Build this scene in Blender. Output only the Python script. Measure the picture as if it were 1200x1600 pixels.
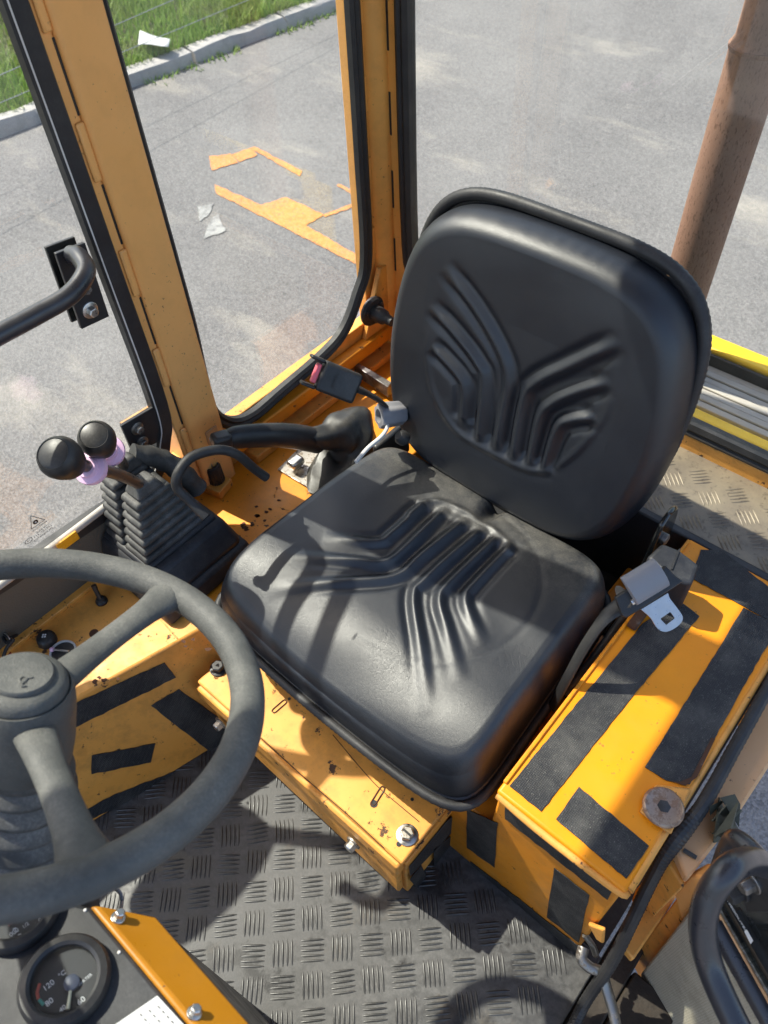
import bpy, bmesh, math, random
import numpy as np
from mathutils import Vector, Matrix, Quaternion
for o in list(bpy.data.objects): bpy.data.objects.remove(o)
scene = bpy.context.scene
random.seed(7); rng = np.random.default_rng(7)

# ------------------------------------------------------------------ camera
# recovered from the vanishing points of the photograph (X = driver's left,
# Y = towards the rear of the machine, Z up, origin on the cab floor)
CAMR = np.array([[0.7564265, 0.6528125, -0.0406793], [0.4849147, -0.6014443, -0.6349192], [-0.4389495, 0.4605437, -0.7715068]])
CAMF = 1205.0
CAMC = np.array([0.417, -0.212, 1.322])
cam = bpy.data.cameras.new('camera'); camo = bpy.data.objects.new('camera', cam)
scene.collection.objects.link(camo); scene.camera = camo
m = np.eye(4); m[:3, 0] = CAMR[0]; m[:3, 1] = -CAMR[1]; m[:3, 2] = -CAMR[2]; m[:3, 3] = CAMC
camo.matrix_world = Matrix(m.tolist())
cam.sensor_fit = 'VERTICAL'; cam.sensor_height = 36.0; cam.lens = 36.0 * CAMF / 1600.0
cam.clip_start = 0.02; cam.clip_end = 500
cam.dof.use_dof = True; cam.dof.focus_distance = 1.12; cam.dof.aperture_fstop = 8.0

# ------------------------------------------------------------------ light
SUN_EL = math.radians(53.5)
SUN_H = Vector((-1.0, -0.16, 0)).normalized()          # horizontal direction towards the sun
sdir = Vector((SUN_H.x * math.cos(SUN_EL), SUN_H.y * math.cos(SUN_EL), math.sin(SUN_EL)))
sun = bpy.data.lights.new('sun', 'SUN'); sun.energy = 3.5; sun.angle = math.radians(0.6); sun.color = (1.0, 0.955, 0.88)
suno = bpy.data.objects.new('sun', sun); scene.collection.objects.link(suno)
suno.rotation_euler = sdir.to_track_quat('Z', 'Y').to_euler(); suno.location = (-6, -1, 8)
world = bpy.data.worlds.new('World'); scene.world = world; world.use_nodes = True
wn = world.node_tree.nodes; wl = world.node_tree.links
bg = wn['Background']; sky = wn.new('ShaderNodeTexSky'); sky.sky_type = 'NISHITA'; sky.sun_disc = False
sky.sun_elevation = SUN_EL; sky.sun_rotation = math.atan2(sdir.x, sdir.y)
sky.air_density = 1.0; sky.dust_density = 2.5; sky.ozone_density = 1.0
wl.new(sky.outputs[0], bg.inputs[0]); bg.inputs[1].default_value = 0.13
vs = scene.view_settings; vs.view_transform = 'Standard'; vs.look = 'None'; vs.exposure = 1.58
scene.cycles.max_bounces = 7; scene.cycles.diffuse_bounces = 3; scene.cycles.glossy_bounces = 3; scene.cycles.transmission_bounces = 3; scene.cycles.transparent_max_bounces = 10
scene.cycles.caustics_reflective = False; scene.cycles.caustics_refractive = False; vs.gamma = 1.0

# ------------------------------------------------------------------ measuring helpers (survey of the place)
def ray(px, py):
    return CAMR.T @ np.array([(px - 600) / CAMF, (py - 800) / CAMF, 1.0])
def onZ(px, py, z): d = ray(px, py); return CAMC + (z - CAMC[2]) / d[2] * d
def onX(px, py, x): d = ray(px, py); return CAMC + (x - CAMC[0]) / d[0] * d
def onY(px, py, y): d = ray(px, py); return CAMC + (y - CAMC[1]) / d[1] * d
def onP(px, py, P, n): d = ray(px, py); n = np.array(n, float); return CAMC + ((np.array(P) - CAMC) @ n) / (d @ n) * d
def onD(px, py, dep): return CAMC + dep * ray(px, py)
V = lambda p: Vector([float(c) for c in p])

def ragged(pts, step=5.0, amp=.8, seed=1):
    r = random.Random(seed); out = []
    for i in range(len(pts)):
        a, b = np.array(pts[i], float), np.array(pts[(i + 1) % len(pts)], float); L = np.linalg.norm(b - a); k = max(1, int(L / step)); n = np.array([-(b - a)[1], (b - a)[0]]) / (L + 1e-9)
        for j in range(k): out.append(tuple(a + (b - a) * j / k + n * (r.uniform(-amp, amp) if j else r.uniform(-amp, amp) * .5)))
    return out

# ------------------------------------------------------------------ mesh helpers
class MB:
    def __init__(self): self.v = []; self.f = []
    def add(self, v, f):
        n = len(self.v); self.v += [tuple(float(c) for c in p) for p in v]; self.f += [tuple(i + n for i in q) for q in f]; return self
def unit(v):
    v = np.array(v, float); return v / (np.linalg.norm(v) + 1e-12)
def frame(ax, up=(0, 0, 1)):
    z = unit(ax); u = np.array(up, float)
    if abs(z @ unit(u)) > .98: u = np.array([1, 0, 0.])
    x = unit(np.cross(u, z)); y = np.cross(z, x); return x, y, z
def box(c, s, X=(1, 0, 0), Y=(0, 1, 0), Z=(0, 0, 1)):
    c = np.array(c, float); X, Y, Z = [np.array(a, float) * d / 2 for a, d in zip((X, Y, Z), s)]
    v = [c + a * X + b * Y + d * Z for d in (-1, 1) for a, b in ((-1, -1), (1, -1), (1, 1), (-1, 1))]
    return MB().add(v, [(3, 2, 1, 0), (4, 5, 6, 7), (0, 1, 5, 4), (1, 2, 6, 5), (2, 3, 7, 6), (3, 0, 4, 7)])
def bx(x0, x1, y0, y1, z0, z1): return box(((x0 + x1) / 2, (y0 + y1) / 2, (z0 + z1) / 2), (abs(x1 - x0), abs(y1 - y0), abs(z1 - z0)))
def prism(pts, ext):
    """closed planar polygon of 3-D points swept along ext"""
    p = [np.array(q, float) for q in pts]; e = np.array(ext, float); n = len(p)
    nn = sum(np.cross(p[i] - p[0], p[i + 1] - p[0]) for i in range(1, n - 1))
    if nn @ e > 0: p = p[::-1]
    return MB().add(p + [q + e for q in p], [tuple(range(n)), tuple(range(2 * n - 1, n - 1, -1))] + [(i, i + n, (i + 1) % n + n, (i + 1) % n) for i in range(n)])
def lathe(prof, c, ax, n=24, up=(0, 0, 1), cap=True, fn=None):
    """prof: (radius, height) list along axis ax from c"""
    x, y, z = frame(ax, up); c = np.array(c, float); v = []; f = []
    for (r, h) in prof:
        for k in range(n):
            a = 2 * math.pi * k / n; rr = r if fn is None else fn(r, h, a)
            v.append(c + z * h + rr * (math.cos(a) * x + math.sin(a) * y))
    for i in range(len(prof) - 1):
        for k in range(n): f.append((i * n + k, i * n + (k + 1) % n, (i + 1) * n + (k + 1) % n, (i + 1) * n + k))
    if cap: f.append(tuple(range(n - 1, -1, -1))); f.append(tuple((len(prof) - 1) * n + k for k in range(n)))
    return MB().add(v, f)
def smooth_path(pts, sub=6, closed=False):
    p = [np.array(q, float) for q in pts]; n = len(p); out = []
    rngi = range(n if closed else n - 1)
    for i in rngi:
        a = p[(i - 1) % n] if (closed or i > 0) else 2 * p[0] - p[1]; b = p[i]; c = p[(i + 1) % n]
        d = p[(i + 2) % n] if (closed or i + 2 < n) else 2 * p[-1] - p[-2]
        for k in range(sub):
            t = k / sub
            out.append(.5 * ((2 * b) + (-a + c) * t + (2 * a - 5 * b + 4 * c - d) * t * t + (-a + 3 * b - 3 * c + d) * t ** 3))
    if not closed: out.append(p[-1])
    return out
def tube(pts, r, n=12, closed=False, up=(0, 0, 1), cap=True, rib=None, flat=None):
    """swept round (or flattened) section; r scalar or list"""
    p = [np.array(q, float) for q in pts]; N = len(p)
    rs = r if hasattr(r, '__len__') else [r] * N
    v = []; f = []; px = None
    for i in range(N):
        t = unit((p[(i + 1) % N] - p[i - 1]) if closed or 0 < i < N - 1 else (p[1] - p[0] if i == 0 else p[-1] - p[-2]))
        if px is None: px = frame(t, up)[0]
        px = unit(px - (px @ t) * t); py = np.cross(t, px)
        for k in range(n):
            a = 2 * math.pi * k / n; ca, sa = math.cos(a), math.sin(a)
            fx, fy = (flat if flat else (1, 1))
            rr = rs[i] * (1 if rib is None else rib(i, a))
            v.append(p[i] + rr * (ca * fx * px + sa * fy * py))
    M = N if closed else N - 1
    for i in range(M):
        for k in range(n):
            j = (i + 1) % N; f.append((i * n + k, i * n + (k + 1) % n, j * n + (k + 1) % n, j * n + k))
    if cap and not closed: f.append(tuple(range(n - 1, -1, -1))); f.append(tuple((N - 1) * n + k for k in range(n)))
    return MB().add(v, f)
def sweep(path, sec, side, upv=None, closed=False):
    """sweep a 2-D section (a along 'side', b along 'up') on a path; side / up constant vectors or functions of index"""
    p = [np.array(q, float) for q in path]; N = len(p); n = len(sec); v = []; f = []
    for i in range(N):
        t = unit((p[(i + 1) % N] - p[i - 1]) if closed or 0 < i < N - 1 else (p[1] - p[0] if i == 0 else p[-1] - p[-2]))
        s = np.array(side, float); s = unit(s)                       # constant axis
        u = unit(np.cross(t, s))
        for (a, b) in sec: v.append(p[i] + a * s + b * u)
    M = N if closed else N - 1
    for i in range(M):
        j = (i + 1) % N
        for k in range(n): f.append((i * n + k, i * n + (k + 1) % n, j * n + (k + 1) % n, j * n + k))
    if not closed: f.append(tuple(range(n - 1, -1, -1))); f.append(tuple((N - 1) * n + k for k in range(n)))
    return MB().add(v, f)
def ob(name, mb, mat, parent=None, bevel=0, seg=2, smooth=40, subsurf=0, fix=True):
    me = bpy.data.meshes.new(name); me.from_pydata(mb.v, [], mb.f); me.update()
    if fix:
        b = bmesh.new(); b.from_mesh(me); bmesh.ops.recalc_face_normals(b, faces=b.faces); b.to_mesh(me); b.free()
    o = bpy.data.objects.new(name, me); scene.collection.objects.link(o)
    if mat: me.materials.append(mat)
    if smooth:
        me.polygons.foreach_set('use_smooth', [True] * len(me.polygons))
        if smooth < 180: me.set_sharp_from_angle(angle=math.radians(smooth))
    if bevel:
        md = o.modifiers.new('bevel', 'BEVEL'); md.width = bevel; md.segments = seg; md.limit_method = 'ANGLE'; md.angle_limit = math.radians(35); md.harden_normals = False
    if subsurf:
        md = o.modifiers.new('sub', 'SUBSURF'); md.levels = md.render_levels = subsurf
    if parent is not None:
        o.parent = parent; o.matrix_parent_inverse = Matrix.Translation(-root_loc(parent))
    return o
def root_loc(p):
    l = Vector((0, 0, 0))
    if p.type == 'EMPTY': l = p.location.copy()
    elif p.parent is not None: l = Vector((0, 0, 0))
    return l
def thing(name, loc, label, cat, group=None):
    o = bpy.data.objects.new(name, None); scene.collection.objects.link(o); o.empty_display_size = .05
    o.location = V(loc); return tag(o, label, cat, group)
def tag(o, label, cat, group=None, kind=None):
    if label: o['label'] = label
    if cat: o['category'] = cat
    if group: o['group'] = group
    if kind: o['kind'] = kind
    return o
def struct(o): o['kind'] = 'structure'; return o

# ------------------------------------------------------------------ materials
def mat(name):
    m = bpy.data.materials.new(name); m.use_nodes = True; nt = m.node_tree
    return m, nt, nt.nodes['Principled BSDF']
class N:
    """tiny node-graph helper"""
    def __init__(s, nt): s.nt = nt
    def __call__(s, typ, ins=None, **kw):
        n = s.nt.nodes.new(typ)
        for k, v in kw.items(): setattr(n, k, v)
        for k, v in (ins or {}).items():
            i = n.inputs[k]
            if hasattr(v, 'is_output'): s.nt.links.new(v, i)
            else: i.default_value = v
        return n
    def pos(s): return s('ShaderNodeTexCoord').outputs['Object']
    def noise(s, vec, scale, detail=4, rough=.55, out='Fac'): return s('ShaderNodeTexNoise', {'Vector': vec, 'Scale': scale, 'Detail': detail, 'Roughness': rough}).outputs[out]
    def ramp(s, fac, stops, interp='LINEAR'):
        n = s('ShaderNodeValToRGB', {'Fac': fac}); e = n.color_ramp; e.interpolation = interp
        while len(e.elements) < len(stops): e.elements.new(.5)
        for q, (p, c) in zip(e.elements, stops): q.position = p; q.color = (c if hasattr(c, '__len__') else (c, c, c)) + ((1,) if not hasattr(c, '__len__') or len(c) == 3 else ())
        return n.outputs['Color']
    def mix(s, fac, a, b, mode='MIX'):
        n = s('ShaderNodeMix', data_type='RGBA', blend_type=mode)
        for k, v in ((0, fac), (6, a), (7, b)):
            i = n.inputs[k]
            if hasattr(v, 'is_output'): s.nt.links.new(v, i)
            else: i.default_value = v if k == 0 else (tuple(v) + (1,) if len(v) == 3 else v)
        return n.outputs[2]
    def math(s, op, a, b=0., clamp=False):
        n = s('ShaderNodeMath', operation=op, use_clamp=clamp)
        for k, v in ((0, a), (1, b)):
            if hasattr(v, 'is_output'): s.nt.links.new(v, n.inputs[k])
            else: n.inputs[k].default_value = v
        return n.outputs[0]
    def bump(s, h, strength=.3, dist=.001, normal=None):
        d = {'Height': h, 'Strength': strength, 'Distance': dist}
        if normal is not None: d['Normal'] = normal
        return s('ShaderNodeBump', d).outputs[0]
    def link(s, a, b): s.nt.links.new(a, b)
def setb(b, **kw):
    for k, v in kw.items():
        k = {'col': 'Base Color', 'rough': 'Roughness', 'metal': 'Metallic', 'spec': 'Specular IOR Level', 'coat': 'Coat Weight', 'coatr': 'Coat Roughness'}[k]
        i = b.inputs[k]
        if hasattr(v, 'is_output'): b.id_data.links.new(v, i)
        else: i.default_value = (tuple(v) + (1,)) if k == 'Base Color' and len(v) == 3 else v
def paint(name, c1, c2, rough=.42, chips=.62, dirt=.35, edge=True, rust=(.045, .022, .012), grime=(.16, .085, .03)):
    """old machine enamel: mottled colour, dirt film, scattered chips, bare worn edges"""
    m, nt, b = mat(name); n = N(nt); p = n.pos()
    col = n.mix(n.ramp(n.noise(p, 6, 5), [(.35, 0.), (.65, 1.)]), c1, c2)
    film = n.math('MULTIPLY', n.ramp(n.noise(p, 22, 8, .7), [(.45, 0.), (.75, 1.)]), dirt)
    col = n.mix(film, col, grime)
    spk = n.ramp(n.noise(p, 170, 3, .6), [(.66, 0.), (.70, 1.)])           # pin-head specks
    spk = n.math('MULTIPLY', spk, n.ramp(n.noise(p, 14, 3), [(.45, 0.), (.62, 1.)]))
    chip = n.ramp(n.noise(p, 36, 9, .72), [(chips, 0.), (chips + .025, 1.)])
    mask = n.math('MAXIMUM', chip, n.math('MULTIPLY', spk, .8))
    if edge:
        bev = n('ShaderNodeBevel', {'Radius': .0035}, samples=3).outputs[0]
        geo = n('ShaderNodeNewGeometry').outputs['Normal']
        dot = n('ShaderNodeVectorMath', {0: bev, 1: geo}, operation='DOT_PRODUCT').outputs['Value']
        e = n.ramp(dot, [(.86, 1.), (.97, 0.)])
        e = n.math('MULTIPLY', e, n.ramp(n.noise(p, 55, 6, .7), [(.44, 0.), (.56, 1.)]))
        mask = n.math('MAXIMUM', mask, e)
    rc = n.mix(n.noise(p, 120, 4), rust, tuple(x * 2.6 for x in rust))
    setb(b, col=n.mix(mask, col, rc))
    r = n.math('ADD', n.ramp(n.noise(p, 30, 6, .7), [(.3, rough - .1), (.7, rough + .14)]), n.math('MULTIPLY', mask, .3), True)
    setb(b, rough=r, spec=.45)
    h = n.math('SUBTRACT', n.math('MULTIPLY', n.noise(p, 260, 3), .25), mask)
    nt.links.new(n.bump(h, .35, .0006), b.inputs['Normal'])
    return m
def plastic(name, c, rough=.5, var=.25, grain=900, gs=.25, dust=.0, dustc=(.25, .23, .2), gd=.0005, spec=.45):
    m, nt, b = mat(name); n = N(nt); p = n.pos()
    col = n.mix(n.noise(p, 18, 6), tuple(x * (1 - var) for x in c), tuple(x * (1 + var) for x in c))
    if dust:
        d = n.ramp(n.noise(p, 11, 9, .75), [(.42, 0.), (.72, 1.)])
        up = n.ramp(n('ShaderNodeSeparateXYZ', {0: n('ShaderNodeNewGeometry').outputs['Normal']}).outputs[2], [(.0, .45), (.8, 1.)])
        fine = n.ramp(n.noise(p, 400, 2), [(.4, .5), (.7, 1.)])
        col = n.mix(n.math('MULTIPLY', n.math('MULTIPLY', n.math('MULTIPLY', d, up), fine), dust), col, dustc)
    setb(b, col=col, rough=n.ramp(n.noise(p, 25, 6, .7), [(.3, max(.05, rough - .1)), (.7, min(1., rough + .15))]), spec=spec)
    if gs:
        nt.links.new(n.bump(n.noise(p, grain, 3, .6), gs, gd), b.inputs['Normal'])
    return m
def metal(name, c, rough=.35, rust=0., rc=(.12, .05, .02), sc=60):
    m, nt, b = mat(name); n = N(nt); p = n.pos()
    if rust:
        k = n.ramp(n.noise(p, sc, 8, .7), [(.62 - rust * .35, 0.), (.72 - rust * .3, 1.)])
        setb(b, col=n.mix(k, c, rc), metal=n.math('SUBTRACT', 1., k), rough=n.math('ADD', n.math('MULTIPLY', k, .45), rough, True))
    else:
        setb(b, col=n.mix(n.noise(p, 90, 5), tuple(x * .75 for x in c), c), metal=1., rough=n.ramp(n.noise(p, 140, 5), [(.3, rough - .08), (.7, rough + .14)]))
    nt.links.new(n.bump(n.noise(p, 300, 4), .15, .0005), b.inputs['Normal'])
    return m
M = {}
M['orange'] = paint('orange_paint', (.72, .25, .012), (.77, .285, .020), .40, .625, .34)
M['orange_worn'] = paint('orange_paint_worn', (.78, .33, .055), (.84, .39, .085), .46, .605, .45)
M['pillar'] = paint('hazy_orange_paint', (.87, .43, .13), (.90, .46, .15), .40, .70, .12, rust=(.07, .035, .02))  # pillar orange made paler: glare and haze are put into the colour
M['tubepaint'] = paint('tube_orange_paint', (.86, .40, .085), (.89, .43, .10), .40, .69, .22)
M['yellow'] = paint('yellow_paint', (.84, .27, .002), (.87, .30, .003), .42, .665, .16, rust=(.06, .03, .012), grime=(.45, .2, .02))
M['rail_yellow'] = paint('rail_yellow_paint', (.82, .50, .008), (.86, .54, .012), .48, .68, .12, rust=(.09, .04, .015), grime=(.4, .24, .05))
M['dash_orange'] = paint('textured_orange_paint', (.40, .16, .006), (.46, .19, .010), .36, .72, .12)
M['pale'] = paint('pale_orange_paint', (.62, .33, .14), (.66, .37, .18), .5, .66, .25, grime=(.5, .26, .06))  # paler, less saturated orange than the cab frame
M['black_paint'] = plastic('black_paint', (.018, .018, .02), .36, .3, 300, .1, .25)
M['black_metal_tube'] = plastic('black_tube_paint', (.022, .022, .027), .30, .2, 200, .06, .10, spec=.6)
M['rubber'] = plastic('black_rubber', (.014, .014, .015), .55, .3, 500, .3, .35, (.16, .15, .14))
M['rubber_ribbed'] = plastic('edge_trim_rubber', (.016, .016, .018), .5, .3, 700, .5, .30, (.2, .19, .18))
M['boot'] = plastic('lever_boot_rubber', (.032, .032, .031), .62, .35, 600, .3, .9, (.26, .25, .235))
M['black_plastic'] = plastic('black_plastic', (.014, .014, .015), .42, .25, 1200, .18, .2)
M['console_plastic'] = plastic('console_plastic', (.013, .014, .018), .5, .3, 700, .2, .5, (.16, .155, .15))
M['wheel_foam'] = plastic('steering_wheel_foam', (.062, .064, .061), .58, .34, 560, .55, .85, (.21, .205, .185), gd=.0009)
M['dash_black'] = plastic('dashboard_black', (.022, .023, .026), .45, .3, 900, .25, .4, (.14, .14, .14))
M['grey_plastic'] = plastic('grey_knob_plastic', (.22, .22, .235), .45, .15, 600, .1, .2)
M['pink'] = plastic('pink_collar_plastic', (.78, .50, .68), .5, .08, 300, .05, .1, (.5, .4, .45))
M['buckle_red'] = plastic('buckle_button', (.75, .12, .16), .35, .05, 300, .03)
M['white_plastic'] = plastic('white_plastic', (.62, .60, .57), .5, .08, 300, .05, .15)
M['red'] = plastic('red_tag', (.5, .012, .01), .45, .1, 300, .05)
M['amber'] = plastic('amber_reflector', (.75, .33, .01), .25, .1, 300, .03)
M['zinc'] = metal('zinc_plate', (.60, .58, .55), .32)
M['dirty_zinc'] = metal('dirty_zinc', (.50, .46, .40), .38, .35, (.10, .06, .035), 90)
M['dull_steel'] = metal('dull_steel', (.24, .23, .22), .42, .25, (.05, .035, .025), 60)
M['chrome'] = metal('polished_steel', (.74, .73, .71), .18)
M['rusty'] = metal('rusty_steel', (.20, .16, .13), .5, 1.0, (.075, .032, .016), 45)
M['brass'] = metal('brown_bolt', (.36, .27, .21), .42, .45, (.20, .12, .08), 120)
def mk_pipe():
    m, nt, b = mat('rusty_exhaust_steel'); n = N(nt); p = n.pos()
    mp = n('ShaderNodeMapping', {'Vector': p, 'Scale': (1, 1, .35)}).outputs[0]
    c = n.mix(n.noise(mp, 9, 8, .7), (.235, .125, .085), (.36, .22, .165))
    pits = n.ramp(n.noise(mp, 330, 4, .7), [(.54, 0.), (.64, 1.)])
    c = n.mix(n.math('MULTIPLY', pits, .6), c, (.085, .035, .02))
    setb(b, col=c, rough=.72, spec=.3); nt.links.new(n.bump(n.noise(mp, 160, 5, .7), .3, .001), b.inputs['Normal'])
    return m
M['pipe'] = mk_pipe()
def mk_leather():
    m, nt, b = mat('black_vinyl_leather'); n = N(nt); p = n.pos()
    vor = n('ShaderNodeTexVoronoi', {'Vector': n.mix(.02, p, n('ShaderNodeTexNoise', {'Vector': p, 'Scale': 240.}).outputs['Color']), 'Scale': 520.}, feature='DISTANCE_TO_EDGE').outputs[0]
    grain = n.ramp(vor, [(0., 0.), (.22, 1.)])
    mp = n('ShaderNodeMapping', {'Vector': p, 'Rotation': (0, 0, .6), 'Scale': (1, .14, 1)}).outputs[0]
    scr = n.ramp(n.noise(mp, 420, 3, .7), [(.70, 0.), (.76, 1.)])
    dust = n.ramp(n.noise(p, 9, 8, .7), [(.48, 0.), (.78, 1.)])
    # dust gathers along the back edge of the cushion and its rear corners
    sx = n('ShaderNodeSeparateXYZ', {0: p}).outputs
    c = n.mix(n.noise(p, 40, 5), (.0045, .0064, .0110), (.0070, .0096, .0160))  # the sky's bluish sheen is put into the black base colour
    c = n.mix(n.math('MULTIPLY', dust, .025), c, (.2, .19, .17))
    setb(b, col=n.mix(n.math('MULTIPLY', scr, .05), c, (.2, .2, .2)), spec=.72,
         rough=n.ramp(n.noise(p, 14, 7, .65), [(.3, .37), (.72, .50)]))
    wr = n.noise(n('ShaderNodeMapping', {'Vector': p, 'Scale': (1, 1, 1)}).outputs[0], 95, 5, .62)
    dp_ = n.mix(.035, p, n('ShaderNodeTexNoise', {'Vector': p, 'Scale': 38., 'Detail': 4.}).outputs['Color'])
    cr = n.ramp(n('ShaderNodeTexVoronoi', {'Vector': dp_, 'Scale': 105.}, feature='DISTANCE_TO_EDGE').outputs[0], [(0., 0.), (.07, 1.)])
    crm = n.ramp(n.noise(p, 10, 4), [(.42, 0.), (.62, 1.)])
    crease = n.math('MULTIPLY', n.math('SUBTRACT', 1., cr), crm)
    h = n.math('SUBTRACT', n.math('ADD', n.math('MULTIPLY', grain, .8), n.math('MULTIPLY', wr, 1.3)), n.math('MULTIPLY', crease, 1.6))
    nt.links.new(n.bump(h, .15, .0006), b.inputs['Normal'])
    return m
M['leather'] = mk_leather()
def mk_leather_dusty():
    m = M['leather'].copy(); m.name = 'dusty_vinyl_leather'; nt = m.node_tree; b = nt.nodes['Principled BSDF']; n = N(nt); p = n.pos()
    s = n('ShaderNodeSeparateXYZ', {0: p}).outputs
    k = n.ramp(s[1], [(.34, 0.), (.485, 1.)])
    k = n.math('MULTIPLY', k, n.ramp(n.noise(p, 16, 9, .78), [(.36, 0.), (.66, 1.)]))
    k = n.math('MULTIPLY', k, n.ramp(n.noise(p, 500, 3, .7), [(.3, .35), (.65, 1.)]))
    old = b.inputs['Base Color'].links[0].from_socket
    setb(b, col=n.mix(n.math('MULTIPLY', k, .85), old, (.21, .195, .165)))
    return m
M['leather_dusty'] = mk_leather_dusty()
def mk_tape():
    m, nt, b = mat('grit_tape'); n = N(nt); p = n.pos()
    w1 = n('ShaderNodeTexWave', {'Vector': p, 'Scale': 130., 'Distortion': .6, 'Detail': 1.}, bands_direction='X').outputs['Fac']
    w2 = n('ShaderNodeTexWave', {'Vector': p, 'Scale': 130., 'Distortion': .6, 'Detail': 1.}, bands_direction='Y').outputs['Fac']
    weave = n.math('MULTIPLY', w1, w2)
    d = n.ramp(n.noise(p, 13, 9, .75), [(.45, 0.), (.75, 1.)])
    spk = n.ramp(n.noise(p, 700, 2, .6), [(.62, 0.), (.72, 1.)])
    c = n.mix(weave, (.011, .011, .013), (.030, .030, .032))
    c = n.mix(n.math('MULTIPLY', d, .42), c, (.17, .16, .14)); c = n.mix(n.math('MULTIPLY', spk, .55), c, (.25, .24, .21))
    setb(b, col=c, rough=.68, spec=.5); nt.links.new(n.bump(n.math('ADD', weave, n.noise(p, 900, 2)), .7, .0007), b.inputs['Normal'])
    return m
M['tape'] = mk_tape()
def mk_mat():
    m, nt, b = mat('rubber_floor_mat'); n = N(nt); p = n.pos()
    d = n.ramp(n.noise(p, 5, 8, .7), [(.28, .25), (.62, 1.)])
    swirl = n('ShaderNodeTexWave', {'Vector': n('ShaderNodeMapping', {'Vector': p, 'Rotation': (0, 0, .9)}).outputs[0], 'Scale': 16., 'Distortion': 9., 'Detail': 5., 'Detail Scale': 1.6}).outputs['Fac']
    fine = n.noise(p, 130, 6, .75)
    k = n.math('MULTIPLY', d, n.ramp(fine, [(.28, .45), (.6, 1.)]))
    k = n.math('MULTIPLY', k, n.ramp(swirl, [(.0, .72), (.6, 1.)]))
    wet = n.ramp(n.noise(n('ShaderNodeMapping', {'Vector': p, 'Location': (.33, .17, 0)}).outputs[0], 7.5, 6, .7), [(.54, 0.), (.62, 1.)])
    k = n.math('MULTIPLY', k, n.math('SUBTRACT', 1., n.math('MULTIPLY', wet, .8)))
    c = n.mix(k, (.011, .011, .012), (.11, .108, .107))
    br = n.math('MULTIPLY', n.ramp(n.noise(p, 8, 7, .7), [(.58, 0.), (.74, 1.)]), .45)
    c = n.mix(br, c, (.13, .095, .055))
    setb(b, col=c, rough=n.ramp(k, [(.1, .34), (.7, .62)]), spec=.5)
    nt.links.new(n.bump(n.noise(p, 380, 4), .25, .0006), b.inputs['Normal'])
    return m
M['mat'] = mk_mat()
M['mat_bar'] = plastic('worn_tread_rubber', (.034, .034, .034), .34, .5, 200, .3, .35, (.14, .135, .13), spec=.6)
def mk_checker():
    m, nt, b = mat('worn_checker_plate'); n = N(nt); p = n.pos()
    d = n.ramp(n.noise(p, 12, 8, .72), [(.35, 0.), (.7, 1.)])
    c = n.mix(d, (.27, .225, .16), (.15, .125, .10)); c = n.mix(n.ramp(n.noise(p, 60, 6, .7), [(.55, 0.), (.68, .7)]), c, (.05, .04, .033))
    setb(b, col=c, rough=.5, metal=.25, spec=.5); nt.links.new(n.bump(n.noise(p, 300, 4), .2, .0006), b.inputs['Normal'])
    return m
M['checker'] = mk_checker()
def mk_vinyl(name, c, sc=330.):
    m, nt, b = mat(name); n = N(nt); p = n.pos()
    v = n('ShaderNodeTexVoronoi', {'Vector': p, 'Scale': sc}, feature='F1').outputs['Distance']
    holes = n.ramp(n('ShaderNodeTexVoronoi', {'Vector': p, 'Scale': 150., 'Randomness': .08}).outputs['Distance'], [(.12, 1.), (.17, 0.)])
    cc = n.mix(n.noise(p, 12, 8, .7), tuple(x * .75 for x in c), c); cc = n.mix(holes, cc, (.01, .01, .01))
    setb(b, col=cc, rough=.6); nt.links.new(n.bump(v, .5, .001), b.inputs['Normal'])
    return m
M['vinyl_grey'] = mk_vinyl('perforated_grey_vinyl', (.115, .105, .085))
def mk_cream():
    m, nt, b = mat('cream_textured_vinyl'); n = N(nt); p = n.pos()
    du = n('ShaderNodeVectorMath', {0: p, 1: (.907, -.42, 0)}, operation='DOT_PRODUCT').outputs['Value']; sz = n('ShaderNodeSeparateXYZ', {0: p}).outputs[2]; uv = n('ShaderNodeCombineXYZ', {0: du, 1: sz}).outputs[0]
    w1 = n('ShaderNodeTexBrick', {'Vector': n('ShaderNodeMapping', {'Vector': uv, 'Scale': (75, 75, 75)}).outputs[0], 'Color1': (1, 1, 1, 1), 'Color2': (.8, .8, .8, 1), 'Mortar': (0, 0, 0, 1), 'Scale': 1.2, 'Mortar Size': .09, 'Mortar Smooth': .6}).outputs['Color']
    c = n.mix(w1, (.34, .31, .23), (.62, .57, .46)); c = n.mix(n.math('MULTIPLY', n.ramp(n.noise(p, 18, 8, .75), [(.5, 0.), (.72, 1.)]), .5), c, (.16, .13, .09))
    setb(b, col=c, rough=.65); nt.links.new(n.bump(w1, .6, .001), b.inputs['Normal'])
    return m
M['cream'] = mk_cream()
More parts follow.
